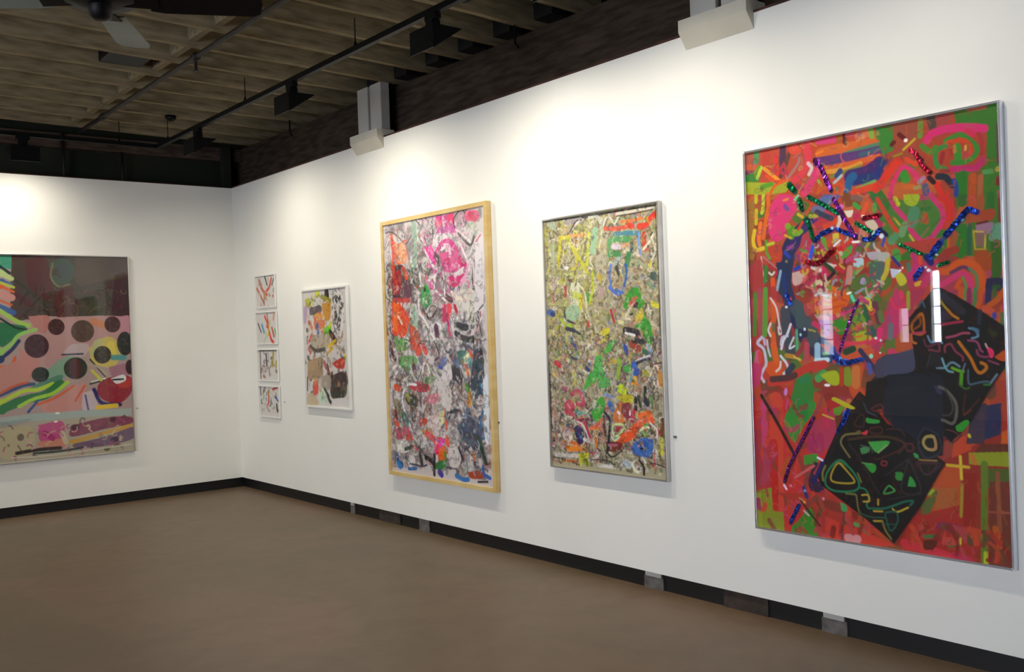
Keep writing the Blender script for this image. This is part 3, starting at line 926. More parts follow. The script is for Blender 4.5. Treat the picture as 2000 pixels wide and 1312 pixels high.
ART['p3'] = '''
x 301 260 18 -102 952 743 28.8 67 0.6 - c8bcbc,bcb0b4,d8d0d0,a8a0a4,b4acaa,988e92
x 302 120 39 167 633 740 21.1 57 0.8 - 9c8c84,7c7470,b09c94,8a9480,a88078,6c6468
x 303 300 21 705 965 1421 25.9 60 0.7 - b8acac,a49c9c,ccc4c0,908888,b8a090,8c9488,7c8090,a8847c
x 31 170 18 -102 952 743 8.6 86 0.8 - 6a6468,8c868c,b0a8ac,e6dede,dcd2d0,c8bcc0,a49ca4
x 32 60 7 249 379 738 15.4 77 0.7 - 7a6a6c,5c5058,a08c8c,9a5a50,6c7a5c
x 33 60 429 -33 827 421 12.3 79 0.7 - e090b8,d870a8,e8b8cc,b8a0ac,5c4c54,dc5a9c
b e87048 73 65 147 121 249 103 244 184 164 246 102 214 79 156
b e8a070 133 126 235 129 241 225 190 241 141 203
s e0583c 24.6 86 59 95 116 97 186 86 254
s 9cb8a4 45.0 328 30 334 124 327 231 299 283
s c8d4c8 17.7 401 24 362 73 382 142
s a08c90 27.5 247 130 267 213
s 4c4448 8.6 21 46 74 44 150 73 235 129 300 87
s 5c5456 8.1 343 -3 400 50 373 94 417 145
s 4c4448 7.1 432 100 453 149 519 207 550 262
b e840a0 544 7 612 8 609 59 551 66
b d04890 623 9 723 8 730 66 652 83
b e83c7c 657 7 723 8 720 58 666 46
s f07880 29.1 565 35 597 65
s d860b0 42.7 584 89 740 92
b b8a0a8 723 14 841 9 837 84 740 92
s 3c3438 9.9 729 85 721 40 789 -3 840 34 826 82
s e04880 56.3 850 35 922 43
s d03060 32.0 871 31 911 61
s e8dcdc 13.2 739 99 843 159 911 228
s 4c4c48 16.4 760 120 862 192 906 141
s a8b898 12.9 846 97 900 78 906 141
b e8dce0 526 103 628 107 669 168 588 200 522 161
b f048a8 428 166 499 166 541 235 527 273 470 243
s d83890 34.4 554 197 602 162 670 156 733 206 772 272 779 324
b dc5898 576 212 732 212 748 315 615 312
s f0c8dc 22.0 624 171 668 181 676 233
s c8346c 13.6 619 254 664 251 651 276
s d82c7c 49.2 772 266 802 306 745 353 668 367
s f0e0e8 14.1 427 179 503 271 548 301
s 5c4858 19.0 531 208 563 237 561 276
s f0e0e4 16.4 757 164 797 218 835 284 843 322
s e8a8c8 24.3 834 296 809 357 764 392
s 4c4448 27.2 886 300 879 418
s e8e0e0 33.2 724 345 790 318
s d83480 42.1 656 373 721 389 744 365
s d878a8 26.3 457 268 524 312 592 330
b 5c3848 86 254 189 248 260 321 254 403 176 440 74 421
b b02c34 97 283 161 280 182 357 127 416 76 400
s e05028 40.8 200 276 235 320
s d84c20 28.4 100 241 95 311
b 6a4858 168 370 259 335 277 431 188 447
s e8e4e4 14.4 350 260 370 315 378 382
s 7c8070 21.8 299 283 307 351 376 409
s c8d8c8 18.2 291 229 312 284
s e8d8dc 15.8 463 354 535 326 570 309
s f0e8e8 13.9 523 332 518 404 562 439 616 474
s f0e8e8 13.6 603 324 610 396 616 474
b a08890 534 339 602 344 609 409 563 426 530 398
b 38b060 375 429 427 372 471 421 478 481 417 511 371 483
b b8e0b8 392 450 445 446 443 479 395 484
e 1c5030 418 406 12.4 15.9 0
e 4c8c50 419 458 8.9 10.6 0
s e8e0e0 16.2 349 461 356 529 413 584 478 665 511 699
s 5c4448 17.8 393 523 461 572 534 522
b e85420 72 449 137 445 172 495 244 552 213 647 135 673 59 644 53 546
b f07830 84 463 136 465 113 617 73 623
s e8d0c0 15.1 130 548 166 591
s e04838 24.2 184 509 220 537
s c84c48 28.4 98 450 251 457
s a8c0a8 54.6 296 513 305 567 302 621
s 50a070 14.6 295 540 305 567
s 604c48 33.9 629 455 672 476
s e0308c 22.3 580 511 622 564 641 617
b e85868 626 494 671 496 667 553 632 578
s d84070 42.6 603 512 599 577
s c82840 25.0 703 510 722 549
b d8d4c8 741 429 848 422 886 474 878 610 817 583 778 519 716 478
s e8e0c8 21.8 675 432 738 473 802 470
s e8e0dc 11.7 677 579 754 569
s e8e4e4 15.8 482 613 552 601 560 654 545 706
s 6a4058 43.5 516 620 525 660
s dc5878 18.6 640 630 649 668
s 303034 38.2 729 613 772 626 803 627
s 48444c 33.4 705 657 768 683 852 697
s 1c1c20 13.0 810 690 863 678 862 710
b e0d8dc 905 165 977 160 953 551 891 561
s e8d4d8 24.1 857 273 886 300 891 400
s b03c60 9.6 885 660 921 587 933 550
s 484848 9.5 956 514 913 549 919 611 936 674
s d04870 9.5 914 178 957 146
b c8582c 242 593 314 622 358 690 355 738 257 738
s e05838 36.7 264 634 308 703
s 58904c 56.8 108 686 183 722
s 70b068 19.0 83 672 105 728
x 34 200 21 705 944 1417 9.0 90 0.8 - 6a6468,8c868c,b0a8ac,e6dede,d0c8c4,5c5458,9a9088,c0b4b8
x 35 90 566 711 934 1418 13.3 71 0.7 - 4c5058,60646c,8a8c90,b8b4b4,40485c,6c6058
x 36 60 36 886 455 1326 15.9 70 0.7 - 8a7c60,a88c80,6c7a64,c0a8a8,7c4c44,9a8890
s 6cb060 58.6 115 720 195 707
b 6cb068 137 785 280 778 315 820 210 863 120 835
s 88b870 25.2 153 735 163 792
s e05c38 47.2 284 715 345 750 320 757
s e05040 37.0 384 723 407 758
s 443840 25.8 35 705 57 778 82 799
s e8e0e0 13.9 52 850 107 835 158 863
s e8e4e4 13.8 61 908 105 864
s d0ccc4 15.3 238 834 272 904 333 938
s 5c4448 37.8 276 841 286 876
s 605058 9.3 367 799 350 869 294 946
s e8e0d8 13.0 361 882 378 827 415 827 436 874
s e05820 39.5 71 965 111 972
b c04c58 204 955 334 924 431 950 404 985 267 982
s e8ecec 15.1 294 946 205 948 148 1006 144 1064 179 1134 214 1189
s 404838 67.2 212 1033 275 1045
s b0b030 28.9 201 1005 212 1033
s 3c4440 47.7 248 1074 256 1144
s 9c9478 69.1 78 1066 115 1108
s 7c2c38 29.7 61 1110 72 1153
s e04820 29.8 44 1162 83 1189
s 5c8078 58.3 153 1135 177 1162
b d88c98 378 1007 525 989 522 1036 400 1054
b 9cb088 360 903 483 894 481 929 370 938
b d8d0cc 508 887 600 913 642 979 638 1046 612 1087 545 1049 513 982
b e0d8d8 607 806 651 845 646 912 554 900
b 7080a8 537 792 608 785 606 826 558 839
s 4060c8 23.3 534 839 558 846
s 303438 12.6 507 711 538 779 489 806
s 3c3438 52.1 682 885 726 911
b 4c4448 651 832 720 825 749 897 669 912
b 2c7c68 713 753 791 753 776 812 720 825
s 607cb0 43.3 687 805 709 825
b e8f0c0 767 786 812 766 820 812 776 825
s e86828 21.8 824 753 844 786
s 68b0c0 33.6 821 805 851 844
s e89040 28.8 786 838 805 883
s c83840 10.2 776 825 797 838
b e8a030 800 974 832 974 817 1045 795 1053
s e0d8d8 17.4 665 978 707 1030 748 1094
s e8e4e0 11.8 824 928 849 876
s 70b850 25.5 780 936 800 968
b 445868 856 753 932 741 947 843 929 958 863 998 824 935
s 283038 24.7 920 760 938 811
s 4080a8 21.4 910 933 929 971
s e8e4e4 33.3 872 1024 926 1016
b e0e4e8 933 907 975 894 966 1224 926 1201
b 4c5c78 687 1176 770 1106 855 1128 917 1163 913 1227 826 1266 739 1239
s 607890 17.3 699 1162 811 1143
s 3c4860 34.4 730 1200 872 1217
s 2c3440 12.4 610 1127 659 1078 727 1082
s 8090b0 25.5 783 1066 770 1106
s 3878b0 16.5 923 1073 898 1126 925 1214
b e0e0a8 518 1091 566 1082 562 1143 525 1172
b e0d0cc 395 1124 517 1118 511 1213 437 1231 378 1194
s c88878 12.4 578 1075 563 1129 584 1169
s e05c40 14.2 586 1142 583 1182
b c84c40 307 1142 383 1131 393 1165 317 1183
b c89450 328 1210 416 1185 449 1231 399 1255
s e84058 37.1 389 1221 460 1251 532 1253
b f040b8 460 1251 556 1244 542 1279 481 1297
s f02870 54.5 483 1276 480 1311
s f06040 35.6 580 1236 589 1269
b e87028 505 1295 565 1284 572 1358 523 1389 490 1351
s 3ca040 21.4 563 1318 559 1386
s e83058 17.7 600 1288 586 1316
b 308848 464 1387 525 1362 559 1386 521 1416 462 1415
s 3c2c28 23.8 455 1340 447 1450
s 5040a0 36.3 497 1432 520 1444
s 403c40 18.9 296 1303 356 1348 428 1383
s 2c2428 27.9 368 1361 428 1377 450 1409
s 3c3840 28.3 307 1338 327 1406
s e0e0dc 37.5 335 1294 385 1283
b c84c68 54 1212 188 1197 211 1246 77 1276
s d85038 39.0 145 1250 223 1259
b e8e4dc 49 1285 157 1270 206 1317 152 1349 59 1342
s c83c50 24.9 232 1308 283 1318
s 284030 23.4 153 1328 232 1308
s 3c4c80 39.7 57 1371 67 1414 107 1425
s 3888c0 39.6 67 1421 93 1433
s 4070a8 23.2 185 1439 262 1432
s dcd4d0 57.5 227 1386 200 1402
s 3c4058 11.6 200 1410 327 1413 377 1402
s 503858 10.7 570 1399 662 1397
b d8d0cc 588 1289 693 1255 697 1374 605 1389
s 4c2830 17.4 692 1282 733 1345
s 2c4c38 33.3 872 1217 910 1292 928 1342
s 1c2028 33.5 847 1271 877 1307
s d88030 16.9 824 1298 832 1337
s 3c7cb8 26.3 659 1437 726 1451 771 1446
b b05030 762 1408 883 1390 902 1427 793 1438
s 2c68b8 19.9 905 1369 913 1407 965 1421
s 14181c 11.7 858 1451 943 1442
s 2c2c30 8.2 927 1354 969 1344
x6 311 620 17 -95 952 743 4.8 67 1.3 - 3c383c,58525a,6c666c,847c84,e8e2e2,f0ecec,4c4448
x7 312 160 25 -10 450 739 6.7 48 1.2 - c86848,8c9c78,a08078,585048,c0a898,9c6c74
x7 313 160 440 -12 865 485 5.3 53 1.2 - e0a8c0,c87898,b8a0a8,f0dce4,6c5060
x6 316 70 266 227 633 740 11.0 46 0.9 - 3c383c,4c484c,5c5054,4a5048
x6 317 40 690 541 911 742 10.9 42 0.9 - 303034,48484c,24242a
x6 318 120 659 712 938 1354 11.3 44 0.9 - 34383c,444c58,505860,3c4450
x6 319 80 30 778 407 1330 11.9 50 0.9 - 48444a,585056,4c5048,3c3838
x6 314 640 21 705 965 1421 5.0 60 1.3 - 3c3a3c,545054,6c6a6c,88848a,e8e2e0,f0ecec,484448
x7 315 260 35 705 965 1415 7.0 42 1.2 - b87060,7c8c6c,8890a4,a89080,5c6878,c4a080,94606c
'''
ART['p4'] = '''
x 401 520 -32 -106 989 868 14.7 46 1.0 - a89c70,b8ac80,988c68,c4b890,8c8458,b4a078,9ca070,807858
x 402 300 -32 -106 544 867 11.0 55 1.2 - b8b840,a8a848,c8c45c,98a050,c0b070,ccc890
x 403 260 569 -33 989 868 9.8 49 1.2 - b08068,c0b0a0,8088a8,a8a460,705c50,98a888,b4a0a0
x 404 520 -29 765 991 1567 14.3 48 1.0 - a09478,b4a88c,8c8068,c0b49c,7c7458,a88c78,949878,786c5c
x 405 320 -29 765 991 1567 9.5 48 1.2 - c07870,8890b0,b8b058,906878,7c9860,584c48,c89068,d0c8b8
x 40 260 1 -88 980 868 16.4 55 1.0 - b0a878,c8c098,a89c70,9c9474,c0b498,8c8660,d0c8b0,8a9058
x 41 240 1 -88 980 868 6.4 82 1.4 - 4c4438,5c5440,6c6448,3c3838,e0d8c0,e8e0d0,e0d4c4
x 42 90 -2 -28 444 866 8.2 73 1.2 - c8c840,b8b048,a8a838,d8d068,90983c,6c7040
x 43 90 568 -20 980 868 7.4 57 1.3 - c88870,c8b8a8,8c98b0,c8c060,7c6c60,c07068,a0b890
x 44 260 6 765 982 1568 7.6 76 1.3 - 4c4440,5c5448,6c5c50,3c3434,e0d8c8,e8e0d4,d8ccc0,988c78
x 45 120 29 766 590 1204 8.5 75 1.2 - b8b060,c88c78,c8b8a0,8c98b0,7c9858,c8c868,a07060
x 46 120 551 774 987 1459 7.7 60 1.2 - 4c5470,7c84a8,c87050,c8b850,7c2c48,58784c,c8b8b8,38343c
x 47 120 6 1197 535 1494 8.5 66 1.2 - c84c68,c88c90,584860,d8d0c4,c87840,3c3438
s 3c3834 9.2 -15 7 -22 342
s a8b8a0 54.2 63 23 84 40
s a09898 43.9 216 25 343 32
s b0b898 36.0 78 157 70 304
s dcd8cc 12.2 245 93 322 37 364 20
s 383038 10.5 245 93 301 34 354 26
s 3c2c44 17.1 365 13 547 13
s c8c8c0 25.3 426 20 487 20 525 59
s d8d0c0 11.5 542 102 565 49 604 40 641 85 681 42
s 4c4448 7.4 563 91 585 45
s d8d0c0 19.3 663 26 814 23 958 21
s 4c443c 7.2 662 40 813 40 957 34
s 98c09c 50.1 472 109 458 192 446 233
s c8d0b0 13.2 525 45 531 129 507 210
s e0a860 21.0 233 117 317 122 380 124
s d8c840 26.7 146 120 243 129
s d0c838 26.8 125 308 141 207 145 134
s c8c63c 29.9 211 126 261 195 330 280 388 356
s c8d030 21.9 421 118 406 201 391 313
s c0c830 21.9 439 359 434 457 409 555
s c8c050 22.5 291 220 286 320 200 328
s d8d8a0 12.4 172 239 198 168 241 165
s c87c60 17.3 296 134 294 170
s e8e4e4 23.0 190 313 211 322
s dc5c40 27.9 562 104 678 116 773 106
s e05038 36.3 763 105 791 115
s e04830 38.8 846 120 900 119 937 84 965 67
s d84830 30.8 880 164 884 257
s e88848 19.2 699 78 792 81 866 76
s c8a040 23.0 902 73 910 94
s 4890a0 27.5 638 146 714 147 835 159
s 2c7894 15.7 786 222 764 274
s 7ca4e0 18.6 844 160 837 200 847 280
b 58a060 578 175 637 160 769 173 758 206 616 199 612 275 573 271
s 3c9048 40.2 670 266 603 260
s 3c8c50 39.5 755 280 733 339
s d8c8d8 29.2 625 221 682 226
s d8a078 24.0 701 221 758 219
s 30544c 23.6 777 214 784 262
s 6c84c8 21.2 600 329 587 383 594 452
s 2c64a8 20.7 724 338 731 393 708 459
s 5c78d0 24.6 583 466 640 503 688 499
s 3c7cc8 21.1 641 483 678 505
s a8c0c0 19.5 629 331 669 293
s 383c44 24.2 647 346 664 388
s e8e0c8 17.0 875 256 932 208 951 164
s dcdcc8 10.6 949 210 964 277 935 327
s 3c3c30 10.6 951 164 933 182
s d0c830 18.4 915 365 925 340
b 48605c 923 392 967 402 965 448 921 432
s e0d840 30.6 932 578 967 592
s 8ca088 30.7 902 457 936 486
b 3ca030 725 514 773 476 828 486 844 534 869 575 841 600 892 669 916 722 921 810 876 809 835 734 781 706 837 680 814 599 789 538 741 569 720 602 693 588
s d85c58 20.6 750 570 798 538
s e8b0a0 12.7 759 584 806 565
s 3c2c38 23.6 787 585 806 572
b c8b84c 783 652 841 600 857 654 800 686
s e0c840 23.5 811 653 839 640
s e8dcc0 11.1 749 597 709 650 746 664
s 2c2830 12.7 747 637 766 631
s 2c2434 48.0 705 731 797 746
s e8e4e4 16.0 704 745 778 760
b d8d8b8 238 417 302 421 318 508 294 579 242 562 225 474
s c8d060 43.6 256 490 318 508
s d8c830 31.0 329 508 315 579
s e0dcb0 13.8 302 421 361 482 377 582
s a85038 26.5 183 443 181 494
s c8a8b0 23.5 65 392 72 466
s b06468 23.5 60 481 69 525
s 4870b0 45.6 21 597 54 606
s 283c7c 27.3 43 605 64 614
s c8c878 17.7 177 355 241 360 282 391
s 783848 14.1 208 394 239 403
b a8c4a0 188 560 294 564 312 622 247 663 173 632
s 2c3c4c 14.2 164 602 183 647 267 678
s a8c840 17.9 129 645 182 683 235 692
s 303c50 26.6 180 705 255 721
b b8b098 474 263 554 256 559 367 529 379 469 361
s b8a098 49.8 514 476 503 496
s c8b028 33.3 498 391 507 406
s c84050 22.2 382 674 381 696
s c03048 19.7 586 604 612 674
s e0d8a0 19.4 650 675 688 683
s 58a04c 25.5 391 497 390 533
s d8d040 41.6 510 741 551 728
s d8d030 21.7 488 796 549 769
s 5878b0 17.6 221 757 230 786
s 2c3440 17.4 275 729 306 744
s 3c3834 9.5 -3 919 4 1228 -16 1599
b 4cb044 505 860 548 817 601 782 610 796 577 846 525 867
b 58b858 442 882 494 882 501 954 518 1012 456 1020 417 962
b 50b44c 326 1081 373 992 437 976 456 1020 391 1065 314 1104
b 60b060 456 1013 538 1019 557 1061 494 1084 454 1064
b 44b038 413 1240 449 1151 492 1135 510 1178 475 1252 452 1297 422 1284
b 48a83c 382 1227 425 1210 422 1269 401 1285
b 50b050 672 946 741 938 739 973 680 981
b 3c70c0 742 917 790 914 788 955 745 956
s 28243c 19.6 790 924 857 903 894 903
s d8d8e0 11.4 781 910 858 889 895 882
b 3c5cb0 769 959 807 959 796 1000 758 994
s 3a54a8 33.2 698 826 706 861
s b04030 49.2 757 812 803 841
s 2c2c34 32.7 767 791 862 800
s 90b8d0 19.2 879 820 905 862
s 3c7058 32.2 850 855 868 862
s e8b030 24.6 766 1015 774 1050
s e8a030 21.4 746 1043 784 1049
s a8a430 32.2 853 979 871 993
s e8c8b8 19.0 930 930 956 957 952 1053
s c89030 39.3 964 984 979 1045
s 5c2c30 9.5 930 930 976 923
s 48c0b0 9.9 749 980 727 1030
b c8dc30 617 1067 657 1052 695 1087 684 1115 625 1103
b c0b828 624 1124 674 1115 742 1120 759 1155 730 1170 671 1165 623 1145
s d0c838 24.8 732 1128 740 1149
s 20202c 24.2 849 1069 846 1124 863 1165
s 28303c 32.3 845 1152 863 1165
s 2c4838 19.6 790 1126 806 1181
s 50a048 16.0 893 1123 900 1164
s 24202c 27.9 770 1141 767 1197
b d88040 578 1233 632 1166 671 1172 686 1270 606 1289 577 1269
b 903048 651 1173 720 1163 737 1226 686 1270 649 1216
s c82c50 32.9 747 1211 735 1268
s e8e0e8 20.3 619 1224 629 1231
s e8e0e8 13.3 718 1213 717 1234
s 4878c0 42.8 551 1177 570 1205
s 90a8d8 22.4 513 1120 573 1133
b e86430 683 1327 763 1281 842 1207 889 1212 914 1273 838 1291 780 1322 739 1380 620 1416 580 1398
s e8c030 21.2 785 1231 842 1221
s f07830 40.7 803 1237 869 1234
o d8e8a0 10.2 575 1305 645 1294 664 1321 602 1368 572 1362
b a84048 595 1311 645 1308 613 1345 593 1340
s c8d8b0 13.7 551 1371 580 1398 622 1374
b 80342c 498 1410 640 1408 617 1459 526 1466
s 28283c 22.5 507 1236 546 1278 530 1394 516 1467
s b86c80 17.2 528 1430 599 1425
s 242838 10.4 495 1468 555 1500 637 1458
s 583048 26.0 493 1309 501 1367
b 4878c0 717 1431 777 1378 854 1366 899 1383 877 1468 801 1480 735 1465
b 3068b0 767 1406 834 1381 860 1427 812 1459
s c8a0a0 11.5 775 1420 805 1404 822 1430
s 1c1c28 11.4 794 1432 841 1429
s 90d070 16.2 818 1333 836 1353
s 60b040 17.8 838 1291 858 1283
s e8e8b8 16.3 799 1327 828 1305 866 1303
s b83040 19.1 922 1300 956 1339
s e8e0e0 11.2 877 1275 930 1313 928 1354
s d0d030 20.5 964 1365 960 1454
s d8d830 20.6 943 1435 970 1447
s 7c5028 31.5 966 1338 978 1256
b d0d030 250 1502 347 1494 346 1517 291 1543 278 1582 257 1568
s a0a830 45.0 302 1542 334 1555
b e89030 130 1458 263 1456 283 1484 150 1494
s d87830 23.9 176 1432 263 1448
s c87830 26.4 416 1401 424 1445
b c84c60 132 1192 179 1160 233 1196 208 1249 140 1252
s c84c68 27.4 203 1129 270 1105 311 1156 309 1193 255 1187
s d88c98 16.6 166 1191 187 1213
b d83c6c 239 1285 316 1274 325 1303 270 1321
s c03c64 23.3 315 1289 344 1354 363 1390
s 7c3c48 18.1 271 1291 358 1280
b 3c2c64 214 1339 270 1321 311 1363 297 1431 253 1442
s 3c6ca0 23.5 267 1381 287 1402
s dcd8d8 23.3 309 1408 351 1420
s dcdcc8 10.9 227 1293 303 1319 352 1405
s e86048 19.5 377 1330 441 1312 474 1274
s e88840 16.0 366 1338 461 1333
s 2c9090 27.2 252 1240 274 1246
s 48a8a0 10.8 285 1242 350 1243 370 1257
s b8d8b8 8.9 328 1244 383 1205 428 1159
s c85068 22.0 196 1257 229 1263
s c8b0b0 55.4 157 1373 133 1397
s e8dcc8 27.7 165 1425 189 1401
s d04050 37.5 67 927 100 942
s e8b868 24.5 40 996 62 1011
s b06080 27.8 127 1086 160 1100
s 404858 14.6 215 889 270 904
s 3c4ca0 23.5 252 814 262 837
s 304890 23.1 354 955 374 970
s e8e0dc 8.9 321 970 373 992
s d0a098 17.5 434 831 467 794
s c8b040 34.0 584 910 604 918
s 94b840 33.6 644 910 629 1010
s d8d0d0 17.6 423 1474 432 1502 367 1537
s 4c4844 7.1 367 1530 513 1525 573 1549
s 4c4844 7.6 11 1543 147 1555 257 1576
s c8681c 13.1 102 1559 236 1555
s d0c8c0 28.4 35 1526 238 1518
s dcd8d0 22.8 429 1561 572 1563
s b8c8d0 41.8 674 1526 702 1538
s 282828 16.4 781 1503 817 1542 815 1584
s e8e4d0 19.9 722 1522 740 1563 768 1574
s dcd8d0 16.2 828 1513 810 1487
s c84c50 9.7 866 1510 902 1521 905 1452
s 4c403c 8.0 866 1510 939 1517 984 1527
x6 421 150 -33 -99 989 868 9.2 40 1.0 - 38302a,4c443a,2e2c30,5c5040
s 38342e 11.0 -21 7 -15 417 -16 864
s 38342e 9.1 -9 0 567 11 976 13
s 38342e 7.5 976 13 984 410 980 868
x6 422 190 -29 765 991 1567 9.5 42 1.0 - 38302a,4c443a,2e2c34,5c4c44,3c3048
s 3c3830 11.4 5 996 -10 1599
x5 411 900 -33 -99 989 868 4.6 46 1.5 - 3c352c,4c443a,5c5244,2e2a28,6c604c,e8e0cc
x6 412 420 -33 -99 989 868 5.5 31 1.3 - e0d8c4,d8ccb0,b8b45c,9c8c60,c8bc98,8c9c6c,c47c60,7c88a8
x5 413 900 -29 765 991 1567 4.8 46 1.5 - 3c352c,4c443c,584c44,2c2828,6c6050,e8e0d0
x6 414 420 -29 765 991 1567 5.7 31 1.3 - e4dccc,d8ccb8,b4b060,a88c68,c8b8a4,88986c,b86c64,7c88a8
'''
